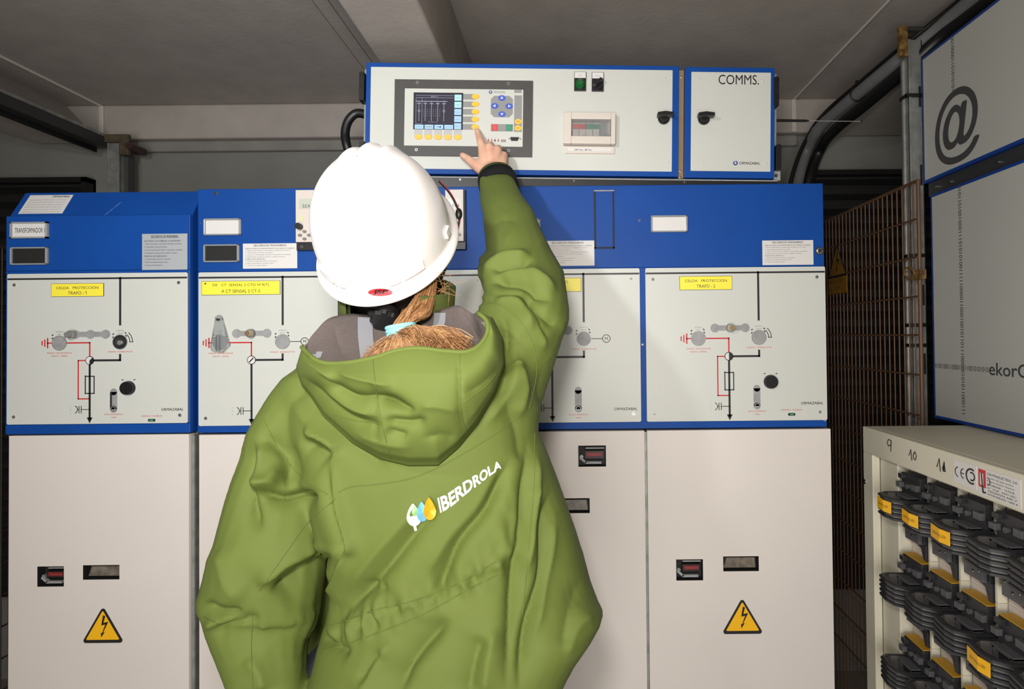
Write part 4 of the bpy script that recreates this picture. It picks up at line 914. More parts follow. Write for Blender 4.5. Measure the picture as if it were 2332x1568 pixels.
def crease(PX, line, amp, wl, wr, ends=.25):
    """fold along a polyline measured in the photograph: amp in m, widths in photo px left and right of the line"""
    L = np.array(line, float)
    Ls = [Vector((*p, 0)) for p in line]; L = np.array([(p.x, p.y) for p in smooth(Ls, 6)])
    seg = L[1:] - L[:-1]; ln = np.linalg.norm(seg, axis=1); cum = np.concatenate([[0], np.cumsum(ln)]); tot = cum[-1]
    best = np.full(len(PX), 1e9); sgn = np.zeros(len(PX)); tt = np.zeros(len(PX))
    for i in range(len(seg)):
        d = PX - L[i]; t = np.clip((d @ seg[i]) / (ln[i] ** 2 + 1e-9), 0, 1); q = d - t[:, None] * seg[i]; dist = np.linalg.norm(q, axis=1)
        s = np.sign(seg[i][0] * d[:, 1] - seg[i][1] * d[:, 0])
        k = dist < best; best[k] = dist[k]; sgn[k] = s[k]; tt[k] = ((cum[i] + t * ln[i]) / tot)[k]
    w = np.where(sgn > 0, wr, wl)      # image coords (y down): positive = right-hand side when walking along the line
    tap = sstep(tt / ends) * sstep((1 - tt) / ends) if ends > 0 else 1
    return amp * np.exp(-(best / w) ** 1.15) * tap
J = lambda px, py, Y: at(px, py, Y=Y)
# ---- jacket volume
jb = MB()
rowsJ = [(905, 1085, 735, .975, .045), (810, 1160, 762, .965, .055), (735, 1225, 800, .93, .09), (690, 1258, 850, .905, .118), (655, 1238, 920, .90, .128), (655, 1225, 990, .895, .132), (672, 1244, 1060, .893, .135),
         (700, 1268, 1115, .892, .138), (730, 1290, 1180, .89, .14), (748, 1312, 1250, .888, .142), (764, 1340, 1320, .885, .146), (746, 1366, 1388, .88, .152), (732, 1362, 1420, .88, .155), (714, 1330, 1475, .876, .155), (697, 1300, 1525, .874, .153), (683, 1268, 1580, .872, .15), (655, 1235, 1660, .87, .146), (650, 1225, 1720, .87, .14)]
loft(jb, [(J(a, y, Yc).x, J(c, y, Yc).x, J((a + c) / 2, y, Yc).z, Yc, d) for a, c, y, Yc, d in rowsJ])
chain(jb, [J(700, 860, .90), J(668, 960, .885), J(640, 1060, .87), J(610, 1180, .86), J(592, 1290, .86), J(580, 1385, .865), J(574, 1480, .845), J(592, 1580, .82), J(622, 1680, .79)],
      [.055, .068, .072, .079, .085, .089, .068, .048, .042])
chain(jb, [J(1130, 850, .92), J(1176, 790, .93), J(1195, 720, .97), J(1194, 660, 1.02), J(1182, 590, 1.09), J(1163, 510, 1.18), J(1148, 460, 1.25), J(1141, 434, 1.29)],
      [.085, .082, .078, .073, .067, .058, .048, .040])
jb.ball(J(712, 905, .895), .075, M_fab)
loft(jb, [(J(a, y, 1.03).x, J(1000, y, 1.03).x, J(800, y, 1.03).z, 1.03, .05) for a, y in ((760, 1150), (690, 1230), (650, 1330), (630, 1450), (620, 1600), (640, 1760))]); jb.ball(J(1165, 830, .93), .085, M_fab)
JV, JF = fused(jb.v, jb.f, .0038, 14)
px = proj(JV)
RT = [(385, 1157), (407, 1172), (442, 1189), (477, 1214), (519, 1231), (559, 1251), (594, 1271), (616, 1284), (663, 1291), (703, 1296), (728, 1296), (753, 1289), (770, 1281), (815, 1267), (868, 1250), (924, 1233), (961, 1227), (983, 1227), (1017, 1242), (1056, 1258), (1093, 1272), (1146, 1291), (1200, 1310), (1262, 1330), (1321, 1345), (1363, 1361), (1387, 1372), (1402, 1373), (1429, 1365), (1472, 1341), (1518, 1310), (1568, 1283), (1640, 1250), (1900, 1240)]
LT = [(385, 1095), (407, 1091), (464, 1094), (489, 1100), (544, 1105), (569, 1107), (589, 1091), (619, 1091), (643, 1095), (668, 1103), (676, 1097), (693, 1101), (735, 905), (770, 730), (800, 692), (840, 672), (862, 640), (905, 607), (950, 580), (985, 560), (1020, 545), (1095, 520), (1150, 505), (1250, 480), (1330, 458), (1375, 444), (1400, 446), (1450, 465), (1510, 490), (1568, 512), (1640, 545), (1900, 600)]
by = np.clip(((px[:, 1] - 380) / 6).astype(int), 0, 240); Lb = np.full(241, 1e9); Rb = np.full(241, -1e9)
np.minimum.at(Lb, by, px[:, 0]); np.maximum.at(Rb, by, px[:, 0])
ok = Lb < 1e8; yy = 383 + 6 * np.arange(241); La = np.interp(px[:, 1], yy[ok], Lb[ok]); Ra = np.interp(px[:, 1], yy[ok], Rb[ok])
Lt = np.interp(px[:, 1], *zip(*LT)); Rt = np.interp(px[:, 1], *zip(*RT))
sx_ = np.clip((px[:, 0] - La) / np.maximum(Ra - La, 1), 0, 1)
wL = np.where(px[:, 1] < 770, np.clip((700 - px[:, 1]) / 15, 0, 1), np.clip((px[:, 1] - 740) / 30, 0, 1)) * np.clip((px[:, 1] - 384) / 20, 0, 1); wR = np.clip((px[:, 1] - 384) / 20, 0, 1)
dx_ = np.clip(Lt - La, -60, 60) * (1 - sx_) ** 1.6 * wL + np.clip(Rt - Ra, -60, 60) * sx_ ** 1.6 * wR
print('SIL', [(int(y), int(l - np.interp(y, *zip(*LT))), int(r - np.interp(y, *zip(*RT)))) for y, l, r in zip(yy[ok][::8], Lb[ok][::8], Rb[ok][::8])])
dep = (JV - np.array(CAM)) @ np.array(FWD)
JV = JV + np.outer(dx_ * dep / F_, np.array(RIGHT))
NJ = normals(JV, JF)
if (NJ[:, 2] * (JV[:, 2] - JV[:, 2].mean())).mean() < 0: NJ = -NJ
px = proj(JV)
folds = [
 # left sleeve: (line, amp, width left, width right)
 ([(577, 992), (566, 1079), (569, 1156), (600, 1226)], -.011, 14, 26), ([(600, 1000), (592, 1080), (600, 1140)], .006, 14, 24),
 ([(590, 985), (628, 1020), (650, 1049), (657, 1120)], -.009, 26, 10), ([(640, 1060), (600, 1100), (560, 1108)], .006, 16, 16),
 ([(566, 1110), (609, 1124), (652, 1134), (737, 1126)], -.012, 10, 24), ([(560, 1092), (640, 1098)], .005, 14, 10),
 ([(610, 1352), (660, 1312), (720, 1274), (775, 1256)], -.010, 8, 40), ([(580, 1340), (660, 1270), (750, 1232)], .010, 30, 16),
 ([(455, 1370), (500, 1392), (558, 1396)], -.008, 10, 22), ([(470, 1440), (540, 1420), (600, 1402)], -.006, 14, 18),
 ([(458, 1430), (500, 1415), (560, 1405)], .005, 10, 14), ([(560, 1490), (590, 1530), (600, 1580)], .006, 24, 24),
 ([(500, 1240), (520, 1330), (560, 1370)], .005, 30, 30),
 # boundary of torso and sleeve
 ([(757, 1020), (764, 1100), (790, 1200), (803, 1242), (786, 1268), (745, 1350), (706, 1450), (670, 1590)], .011, 12, 46),
 ([(748, 1030), (752, 1110), (778, 1200), (788, 1250), (765, 1290), (728, 1370), (700, 1450)], -.008, 16, 12),
 ([(680, 1000), (725, 1018), (762, 1042)], -.010, 10, 26), ([(690, 985), (740, 1000), (775, 1030)], .007, 20, 8),
 # back: long diagonal folds hanging from the raised shoulder
 ([(1172, 1030), (1113, 1152), (1043, 1239), (1000, 1340), (960, 1400)], -.012, 12, 34), ([(1150, 1030), (1090, 1150), (1020, 1230), (960, 1330)], .006, 26, 22),
 ([(1030, 1120), (950, 1208), (877, 1296), (800, 1375), (745, 1440)], -.011, 16, 34), ([(1000, 1110), (910, 1200), (830, 1290), (770, 1370)], .005, 26, 18),
 ([(1215, 960), (1198, 1100), (1190, 1208), (1167, 1332), (1151, 1600)], -.010, 30, 14), ([(1225, 1000), (1222, 1140), (1210, 1240), (1196, 1330)], .008, 14, 22),
 ([(1262, 1090), (1244, 1177), (1237, 1309), (1202, 1425), (1180, 1600)], -.012, 30, 12), ([(1270, 1140), (1262, 1260), (1240, 1370), (1215, 1480)], .006, 12, 30),
 ([(1105, 1440), (1085, 1500), (1066, 1600)], -.008, 14, 30), ([(1030, 1405), (938, 1510), (900, 1600)], -.010, 12, 34),
 ([(900, 1450), (850, 1520), (820, 1600)], .006, 24, 24), ([(1130, 1420), (1110, 1500), (1100, 1590)], .005, 22, 22),
 ([(1365, 1395), (1320, 1420), (1290, 1500)], .004, 20, 24), ([(1330, 1300), (1300, 1400), (1280, 1500)], -.005, 24, 24), ([(815, 1560), (850, 1500), (880, 1480)], -.005, 12, 20),
 ([(815, 1330), (850, 1350), (880, 1330)], -.005, 10, 14), ([(730, 1440), (760, 1470), (800, 1490)], -.006, 12, 14),
 # raised arm, shoulder and armpit
 ([(1100, 625), (1150, 588), (1215, 585)], .012, 20, 12), ([(1110, 618), (1160, 604), (1218, 594)], -.014, 8, 22),
 ([(1085, 590), (1150, 568), (1210, 566)], -.006, 18, 12), ([(1105, 650), (1140, 634), (1200, 640), (1260, 690)], -.016, 8, 16), ([(1110, 640), (1150, 618), (1210, 620), (1275, 670)], .010, 12, 14),
 ([(1110, 690), (1145, 664), (1200, 668), (1235, 730), (1250, 790)], -.008, 8, 18), ([(1120, 700), (1150, 680), (1190, 690), (1215, 760)], .008, 16, 12),
 ([(1190, 650), (1230, 700), (1270, 740), (1290, 745)], -.010, 12, 18), ([(1095, 600), (1093, 640)], .006, 16, 22),
 ([(1205, 690), (1235, 760), (1240, 800)], .006, 12, 14), ([(1120, 700), (1150, 740), (1155, 800), (1150, 870), (1120, 930)], -.010, 10, 14),
 ([(1170, 780), (1168, 850), (1140, 920), (1090, 980)], .007, 18, 20), ([(1165, 800), (1190, 880), (1180, 960)], .006, 14, 26), ([(1140, 900), (1180, 980), (1190, 1060)], -.004, 24, 24),
 ([(1200, 460), (1225, 520), (1250, 570)], .004, 14, 18), ([(1110, 520), (1140, 500), (1180, 505)], -.004, 16, 16), ([(1135, 470), (1165, 520), (1140, 560)], .003, 14, 16),
 # left shoulder drape beside the hood
 ([(700, 880), (760, 960), (830, 1030), (900, 1075)], -.006, 10, 22), ([(660, 880), (700, 960), (790, 1060)], .004, 30, 30),
]
facing = np.clip(-(NJ @ np.array(FWD)) * 1.6 + .1, 0, 1) * np.where(px[:, 1] > 880, np.clip((.905 - JV[:, 1]) / .03, 0, 1), 1)
disp = np.zeros(len(JV))
for L, a, wl, wr in folds: disp += crease(px, L, a * (1.35 if L[0][1] < 800 and L[0][0] > 1000 else 2.0), wl, wr)
# gathered waist channel
band = [(735, 1452), (800, 1430), (880, 1395), (960, 1372), (1030, 1340), (1100, 1300), (1165, 1262), (1180, 1200), (1215, 1130), (1250, 1120)]
bm = crease(px, band, 1.0, 24, 24, .06)
idx = np.nonzero(bm > .05)[0]
for i in idx:
    v = JV[i]; disp[i] += bm[i] * .017 * (noise.noise(Vector(((v[0] * .91 + v[2] * .42) * 62, 3.1, (v[2] * .91 - v[0] * .42) * 14))) + .4 * noise.noise(Vector((v[0] * 95, 0, v[2] * 50))))
gen = np.array([noise.noise(Vector((v[0] * 9 + 3, v[1] * 9, v[2] * 6))) for v in JV])
disp += .002 * gen
JV = JV + NJ * (disp * np.maximum(facing, .15 * 0 + 0))[:, None]
jk = quads_to_mesh('jacket', JV, JF, M_fab, person)
sm_ = jk.modifiers.new('soft', 'SMOOTH'); sm_.iterations = 1; sm_.factor = .5
bvh = BVHTree.FromPolygons([tuple(v) for v in JV], JF)
def hit(px_, py_, off=.001, trees=None, fallback=None):
    d = (RIGHT * (px_ - PPX) - UP * (py_ - PPY) + FWD * F_).normalized(); best = None
    for t in (trees or [bvh]):
        r = t.ray_cast(CAM, d)
        if r[0] is not None and (best is None or r[3] < best): best = r[3]
    if best is None: return None if fallback is None else at(px_, py_, Y=fallback)
    return CAM + d * (best - off)
def seam(line, name='seam', r=.0005, m=None, trees=None, parent=None, off=.0008, step=8):
    P = smooth([Vector((*p, 0)) for p in line], step); q = MB(); pts = []
    for p in P:
        h = hit(p.x, p.y, off, trees)
        if h is not None and (not pts or (h - pts[-1]).length < .03): pts.append(h)
        elif h is not None and len(pts) > 2: q.tube(pts, r, m or M_seam, 6); pts = [h]
    if len(pts) > 2: q.tube(pts, r, m or M_seam, 6)
    if q.v: return q.build(name, parent or jk)
for L in ([(770, 1120), (800, 1108), (860, 1102), (930, 1090), (1000, 1063), (1080, 1018), (1140, 980), (1185, 945)], [(600, 955), (640, 1030), (690, 1090), (745, 1125)], [(765, 1135), (700, 1190), (650, 1260), (590, 1345)],
          [(452, 1398), (500, 1418), (560, 1395)], [(575, 1395), (572, 1480), (576, 1568)], [(735, 1480), (800, 1462), (900, 1425), (980, 1390), (1060, 1345), (1150, 1300)], [(740, 1430), (850, 1390), (940, 1368), (1040, 1330), (1130, 1278)],
          [(1080, 692), (1130, 690), (1180, 725), (1212, 780), (1222, 850), (1205, 930)], [(1212, 850), (1250, 815), (1268, 800)], [(1218, 985), (1216, 1100), (1208, 1200), (1190, 1400)]):
    seam(L)

# ---- hood: bag hanging on the back
hrows = [(792, 686, 1128), (812, 678, 1146), (835, 676, 1153), (870, 685, 1148), (910, 708, 1132), (950, 738, 1108), (990, 782, 1075), (1022, 832, 1044), (1046, 882, 1018), (1060, 935, 1000)]
rimL = smooth([Vector((*p, 0)) for p in [(688, 790), (705, 808), (740, 826), (790, 826), (850, 815), (905, 798), (955, 793), (1010, 799), (1060, 801), (1092, 786), (1110, 757), (1108, 730), (1088, 712)]], 8)
NU, NV = 120, 80
def interp(y, k): return float(np.interp(y, [r[0] for r in hrows], [r[k] for r in hrows]))
def hoodY(u, v):
    """distance of hood fabric in front of the back; u -1..1 across, v 0 rim..1 tip"""
    e = max(0, 1 - abs(u) ** 2.6) ** .55
    return .012 + e * (.060 * (1 - v) ** .8 + .030 * math.sin(math.pi * min(1, v * 1.02)) ** .8)
def baseY(px_, py_):
    h = hit(px_, py_, 0); y = None if h is None else h.y
    return y
def softbase(px_, py_): return float(np.interp(py_, [760, 850, 950, 1060], [.800, .780, .768, .757])) + .00000032 * (px_ - 925) ** 2 * 1.0
HV = []; Hpx = []
for j in range(NV + 1):
    v = j / NV
    for i in range(NU + 1):
        u = -1 + 2 * i / NU
        # top boundary follows the rim, bottom boundary follows the outline
        s = (u + 1) / 2; k = s * (len(rimL) - 1); a = rimL[int(k)]; c = rimL[min(int(k) + 1, len(rimL) - 1)]; rp = a.lerp(c, k - int(k))
        bl = [(686, 796), (674, 835), (686, 880), (735, 950), (800, 1008), (865, 1045), (930, 1061), (998, 1060), (1045, 1020), (1090, 965), (1130, 895), (1152, 830), (1146, 770), (1122, 722), (1092, 712)]
        kb = s * (len(bl) - 1); a2 = Vector(bl[int(kb)]); c2 = Vector(bl[min(int(kb) + 1, len(bl) - 1)]); bp = a2.lerp(c2, kb - int(kb))
        x = rp.x * (1 - v) + bp.x * v; y = rp.y * (1 - v) + bp.y * v
        Y = softbase(x, y) - hoodY(u * (.94 if v < .02 else 1), v)
        if v > .93 or abs(u) > .965:
            hh_ = baseY(x, y); k_ = max((v - .93) / .07, (abs(u) - .965) / .035); Y = Y if hh_ is None else Y * (1 - k_) + (min(hh_, .84) - .002) * k_
        HV.append(at(x, y, Y=Y)); Hpx.append((x, y))
HV = np.array([tuple(p) for p in HV]); Hpx = np.array(Hpx)
hfolds = [([(722, 848), (800, 900), (870, 905), (945, 935)], -.013, 12, 26), ([(760, 845), (830, 865), (900, 880)], .006, 18, 12), ([(680, 850), (740, 905), (800, 950), (880, 970)], -.010, 12, 20), ([(720, 880), (790, 930), (860, 950)], .006, 14, 10),
          ([(860, 900), (910, 925), (950, 936)], -.008, 8, 18), ([(870, 955), (930, 960), (975, 952)], -.009, 10, 16), ([(880, 975), (900, 985), (930, 990)], -.006, 8, 12), ([(1060, 940), (990, 925), (950, 930)], .004, 12, 14),
          ([(1050, 900), (1100, 870), (1150, 820)], -.005, 14, 20), ([(690, 815), (740, 850), (760, 890)], .006, 14, 14), ([(840, 850), (850, 960), (870, 1040)], -.003, 4, 4), ([(1045, 810), (1048, 920), (1062, 990)], -.003, 4, 4),
          ([(1130, 760), (1145, 830), (1110, 900), (1050, 980)], .005, 16, 16), ([(960, 1000), (1000, 990), (1040, 1000)], -.004, 12, 12), ([(800, 985), (870, 1010), (940, 1020)], .004, 14, 14)]
hd = np.zeros(len(HV))
for L, a, wl, wr in hfolds: hd += crease(Hpx, L, a * 1.5, wl, wr)
hd *= 1 - np.clip((np.abs(np.tile(np.linspace(-1, 1, NU + 1), NV + 1)) - .9) / .1, 0, 1)
HV[:, 1] -= hd
HF = [(j * (NU + 1) + i, (j + 1) * (NU + 1) + i, (j + 1) * (NU + 1) + i + 1, j * (NU + 1) + i + 1) for j in range(NV) for i in range(NU)]
hood = quads_to_mesh('hood', HV, HF, M_fab, jk)
so = hood.modifiers.new('cloth', 'SOLIDIFY'); so.thickness = .003; so.offset = -1
hbvh = BVHTree.FromPolygons([tuple(v) for v in HV], HF)
rimP = [Vector(HV[i]) for i in range(NU + 1)]
q = MB(); q.tube(rimP, .0032, M_fab, 10); q.tube([p + Vector((0, -.0016, -.010)) for p in rimP[4:-4]], .0006, M_seam, 6); q.build('hood_hem', hood)
for L in ([(848, 818), (855, 880), (868, 960), (890, 1045)], [(1046, 802), (1048, 880), (1050, 940), (1062, 985)], [(745, 935), (800, 955), (870, 965)], [(1050, 920), (1100, 885), (1130, 850)]): seam(L, 'seam', trees=[hbvh], parent=hood)
# lining: from the rim down into the bag and up to the collar
topc = smooth([Vector((*p, 0)) for p in [(690, 796), (700, 780), (722, 752), (746, 728), (775, 719), (810, 716), (870, 722), (930, 722), (985, 712), (1020, 702), (1042, 696), (1060, 704), (1078, 714), (1086, 712), (1088, 712)]], 8)
LV = []; Lpx = []; NW = 40
for j in range(NW + 1):
    t = j / NW
    for i in range(NU + 1):
        s = i / NU; k = s * (len(topc) - 1); a = topc[int(k)]; c = topc[min(int(k) + 1, len(topc) - 1)]; tp = a.lerp(c, k - int(k))
        e = math.sin(math.pi * s) ** .5; P0_ = rimP[i] + Vector((0, .004, -.001)); P2_ = at(tp.x, tp.y, Y=P0_.y * (1 - e) + .895 * e + .004)
        P1_ = (P0_ + P2_) / 2 + Vector((0, -.01 * e, -.085 * e))
        p = P0_ * (1 - t) ** 2 + P1_ * 2 * t * (1 - t) + P2_ * t * t; LV.append(tuple(p))
LV = np.array(LV); Lpx = proj(LV); ld = np.zeros(len(LV))
for L, a, wl, wr in (([(760, 735), (768, 780), (790, 830)], -.008, 8, 12), ([(745, 730), (735, 770), (720, 810)], .005, 12, 10), ([(1048, 705), (1070, 740), (1098, 780)], -.010, 8, 12), ([(1068, 740), (1075, 790)], .008, 9, 9), ([(1040, 700), (1058, 740), (1062, 790)], .005, 9, 8)): ld += crease(Lpx, L, a, wl, wr)
LV[:, 1] -= ld * np.repeat(np.sin(np.linspace(0, math.pi, NW + 1)), NU + 1)
LF = [(j * (NU + 1) + i, j * (NU + 1) + i + 1, (j + 1) * (NU + 1) + i + 1, (j + 1) * (NU + 1) + i) for j in range(NW) for i in range(NU)]
lin = quads_to_mesh('hood_lining', LV, LF, M_lin, jk)
so = lin.modifiers.new('cloth', 'SOLIDIFY'); so.thickness = .002; so.offset = 1
lbvh = BVHTree.FromPolygons([tuple(v) for v in LV], LF)
for C__, hw in (([(832, 722), (832, 760), (836, 800), (840, 826)], 17), ([(1002, 712), (1000, 735), (992, 752)], 13), ([(728, 800), (722, 815), (715, 806)], 7), ([(1096, 722), (1100, 745), (1100, 765)], 10)):
    P = smooth([Vector((*p, 0)) for p in C__], 6); vs = []
    for p in P: vs += [hit(p.x - hw, p.y, .0046, [lbvh], .8), hit(p.x, p.y, .0048, [lbvh], .8), hit(p.x + hw, p.y, .0046, [lbvh], .8)]
    q = MB(); q.add(vs, [(i * 3 + j, i * 3 + j + 1, (i + 1) * 3 + j + 1, (i + 1) * 3 + j) for i in range(len(P) - 1) for j in (0, 1)], M_tape, True); q.build('seam_tape', lin)
# collar standing round the neck
def ring_wall(name, c, rx, ry, h, ax, m, parent, thick=.005, a0=0, a1=360, n=48, wob=0):
    q = MB(); Z = Vector(ax).normalized(); X = Vector((1, 0, 0)); X = (X - Z * X.dot(Z)).normalized(); Yv = Z.cross(X); V = []
    for i in range(n + 1):
        a = math.radians(a0 + (a1 - a0) * i / n)
        for (k, hh) in ((1, -h / 2), (1, h / 2), (1 - thick / rx, h / 2), (1 - thick / rx, -h / 2)):
            w = 1 + wob * math.sin(3 * a + hh * 40)
            V.append(Vector(c) + X * rx * k * math.cos(a) * w + Yv * ry * k * math.sin(a) * w + Z * hh)
    q.add(V, [(i * 4 + j, (i + 1) * 4 + j, (i + 1) * 4 + (j + 1) % 4, i * 4 + (j + 1) % 4) for i in range(n) for j in range(4)], m, True)
    return q.build(name, parent)
cpos = J(906, 712, .95); ring_wall('collar', cpos, .092, .086, .10, (.12, -.32, 1), M_fabd, jk, .007, wob=.02, a0=-55, a1=228)
# cuff with black strap at the raised wrist
wr_ = J(1130, 402, 1.325); el_ = J(1182, 590, 1.13); ax = (wr_ - el_).normalized()
ring_wall('cuff', wr_ - ax * .020, .0430, .0400, .034, ax, M_fab, jk, .003)
ring_wall('cuff_strap', wr_ - ax * .034,   .0452, .0436, .034, ax, M_vel, jk, .009)
# logo on the back
def lp(x, y, off=.0012):
    """photo position of logo text, baseline bends upward to the right"""
    return hit(x, y, off, fallback=.75)
M_lw = mat('white_reflective_print', S(240, 240, 242), .5); M_lg = mat('logo_green', S(150, 205, 130), .5); M_lb = mat('logo_blue', S(120, 190, 225), .5); M_lo = mat('logo_orange', S(250, 165, 30), .5)
q = MB()
bl_ = [(1003, 1168), (1030, 1152), (1060, 1126), (1090, 1104), (1115, 1084), (1142, 1066)]; B_ = smooth([Vector((*p, 0)) for p in bl_], 10)
def textpt(s, t):
    k = min(max(s, 0), .9999) * (len(B_) - 1); i = int(k); p = B_[i].lerp(B_[min(i + 1, len(B_) - 1)], k - i); h = 36 * (1 - s) + 19 * s
    # letters lean back and get lower towards the end
    return p.x + t * h * (-.20 + .0 * s), p.y - t * h * (.97)
V, Fs = text_mesh('IBERDROLA', .03, 0); lo, hi = V.min(0), V.max(0); N_ = (V - lo) / (hi - lo)
# cut long edges so that letters follow the cloth
bm_ = bmesh.new(); vv = [bm_.verts.new((a, c, 0)) for a, c in N_]
for f in Fs:
    try: bm_.faces.new([vv[k] for k in f])
    except ValueError: pass
bmesh.ops.triangulate(bm_, faces=bm_.faces); bmesh.ops.subdivide_edges(bm_, edges=[e for e in bm_.edges if e.calc_length() > .1], cuts=3)
bm_.verts.ensure_lookup_table(); VV = []
for v in bm_.verts:
    x, y = textpt(v.co.x ** .93, v.co.y); VV.append(lp(x, y))
bmesh.ops.triangulate(bm_, faces=bm_.faces); bm_.verts.index_update()
q.add(VV, [tuple(v.index for v in f.verts) for f in bm_.faces], M_lw, raw=True); bm_.free()
def drop(cx_, cy_, w, h, m, off, tail=0, tip=.35):
    pts = []
    for i in range(24):
        a = 2 * math.pi * i / 24; r = 1 if math.sin(a) < .2 else 1 - .0 * a
        x = w / 2 * math.cos(a) * (1 if math.sin(a) <= 0 else (1 - math.sin(a)) ** .35 if math.sin(a) < 1 else 0); y = (h * .40) * math.sin(a) if math.sin(a) <= 0 else h * .60 * math.sin(a)
        pts.append((cx_ + x + tip * max(0, y) * -.25, cy_ - y))
    c = lp(cx_, cy_, off); q.add([c] + [lp(x, y, off) for x, y in pts], [(0, 1 + i, 1 + (i + 1) % 24) for i in range(24)], m, raw=True)
drop(943, 1177, 34, 52, M_lw, .0018); drop(945, 1164, 14, 26, M_lg, .0028); drop(962, 1169, 26, 46, M_lb, .0036); drop(979, 1163, 29, 52, M_lo, .0046)
st = [(939, 1190), (946, 1188), (950, 1207), (944, 1209)]; q.add([lp(x, y, .0018) for x, y in st], [(0, 1, 2, 3)], M_lw, raw=True)
q.build('back_print', jk)

# ---- helmet
HK = .915
C_ = Vector((J(879, 560, .93).x, .93, CZ + .166)); Uh = Vector((-.05, -.74, .65)).normalized(); Fh = (Vector((.0, .65, .74)) - Uh * Vector((.0, .65, .74)).dot(Uh)).normalized(); Rh = Fh.cross(Uh)
HL = lambda r, f, u: C_ + (Rh * r + Fh * f + Uh * u) * HK
NA, NT = 96, 40; V = []; 
def rim(a): ca, sa = math.cos(a), math.sin(a); return .1145 * ca, (.140 if sa > 0 else .140) * sa
prof_n = NT
for j in range(NT + 1):
    t = j / NT * math.pi / 2
    for i in range(NA):
        a = 2 * math.pi * i / NA; rx, ry = rim(a); k = math.sin(t) ** .92; h = .152 * math.cos(t) ** .88
        r, f = rx * k, ry * k
        if f > -.05:                                    # three ribs over the crown towards the peak
            for x0, am in ((0, .007), (-.032, .0055), (.032, .0055)):
                g = am * math.exp(-((r - x0) / .010) ** 2) * min(1, (f + .05) / .05) * min(1, (1.05 - k) * 4); h += g * math.cos(t) ; f += g * math.sin(t)
        V.append(HL(r, f, h))
def flange(wf, u0, kk):
    for i in range(NA):
        a = 2 * math.pi * i / NA; rx, ry = rim(a); s_ = math.sin(a)
        wdt = .011 + .034 * max(0, s_) ** 3 + .004 * max(0, -s_) ** 2; L_ = math.hypot(rx, ry); V.append(HL(rx * (1 + wdt * wf / L_), ry * (1 + wdt * wf / L_), u0))
flange(.0, -.006, 0); flange(.35, -.010, 0); flange(.8, -.013, 0); flange(1.0, -.017, 0); flange(1.03, -.020, 0); flange(.97, -.022, 0); flange(.8, -.019, 0)
NR = NT + 8; Fs = [(j * NA + i, (j + 1) * NA + i, (j + 1) * NA + (i + 1) % NA, j * NA + (i + 1) % NA) for j in range(NR - 1) for i in range(NA)]
hat = quads_to_mesh('safety_helmet', V, Fs, M_hat, person)
so = hat.modifiers.new('shell', 'SOLIDIFY'); so.thickness = .0026; so.offset = -1
hatbvh = BVHTree.FromPolygons([tuple(v) for v in V], Fs)
# moulded slots near the rim
def onhat(a_deg, k):
    a = math.radians(a_deg); t = k * math.pi / 2; rx, ry = rim(a); return rx * math.sin(t) ** .92, ry * math.sin(t) ** .92, .152 * math.cos(t) ** .88
for a0, a1 in ((222, 240), (243, 252), (288, 297), (300, 318), (350, 358), (182, 190)):
    q = MB(); vs = []; n_ = 8
    for i in range(n_ + 1):
        a = a0 + (a1 - a0) * i / n_
        for k, o_ in ((.93, 0), (.93, .005), (.985, .005), (.985, 0)):
            r, f, u = onhat(a, k); n2 = Vector((r, f, 0)).normalized(); vs.append(HL(r + n2.x * o_, f + n2.y * o_, u))
    q.add(vs, [(i * 4 + j, (i + 1) * 4 + j, (i + 1) * 4 + (j + 1) % 4, i * 4 + (j + 1) % 4) for i in range(n_) for j in range(4)] + [(0, 1, 2, 3), (n_ * 4 + 3, n_ * 4 + 2, n_ * 4 + 1, n_ * 4)], M_hat); q.build('moulded_slot', hat, .001)
# red oval badge
q = MB(); cx_, cy_ = 866, 665.5
def hp_(x, y, off): return hit(x, y, off, [hatbvh], .82)
ring = [hp_(cx_ + 28 * math.cos(a), cy_ + 8.5 * math.sin(a), .0008) for a in [2 * math.pi * i / 28 for i in range(28)]]
q.add([hp_(cx_, cy_, .0008)] + ring, [(0, 1 + i, 1 + (i + 1) % 28) for i in range(28)], mat('red_badge', S(205, 30, 40), .4), raw=True)
V_, F__ = text_mesh('JSP', .03, .15); lo, hi = V_.min(0), V_.max(0); N_ = (V_ - lo) / (hi - lo)
q.add([hp_(cx_ - 18 + 36 * a, cy_ + 6 - 12 * c, .0016) for a, c in N_], F__, M_black, raw=True); q.build('maker_badge', hat)
# headband and ratchet under the rear of the shell
q = MB(); vs = []; n_ = 40
for i in range(n_ + 1):
    a = math.radians(180 + 180 * i / n_); w = .5 + .5 * math.sin(math.radians(180 * i / n_)) ** 2
    for k, u in ((1, -.015), (.97, -.015 - .092 * w), (.93, -.015 - .092 * w), (.96, -.015)): vs.append(HL(.104 * k * math.cos(a), .131 * k * math.sin(a), u))
q.add(vs, [(i * 4 + j, (i + 1) * 4 + j, (i + 1) * 4 + (j + 1) % 4, i * 4 + (j + 1) % 4) for i in range(n_) for j in range(4)], M_blackp, True); q.build('headband', hat)
q = MB(); axk = -Fh; kc = J(883, 709, .875); K1 = Rh; K2 = axk.cross(K1)
def kdisc(c, r, r2, h, teeth=0, m=M_blackp):
    n_ = 48; vs = []
    for hh, rr2 in ((0, r), (h, r2)):
        for i in range(n_):
            a = 2 * math.pi * i / n_; rr_ = rr2 * (1 + (.12 if teeth and (i // 3) % 2 else 0)); vs.append(c + K1 * rr_ * math.cos(a) + K2 * rr_ * math.sin(a) + axk * hh)
    q.add(vs, [tuple(range(n_ - 1, -1, -1)), tuple(range(n_, 2 * n_))] + [(i, (i + 1) % n_, n_ + (i + 1) % n_, n_ + i) for i in range(n_)], m)
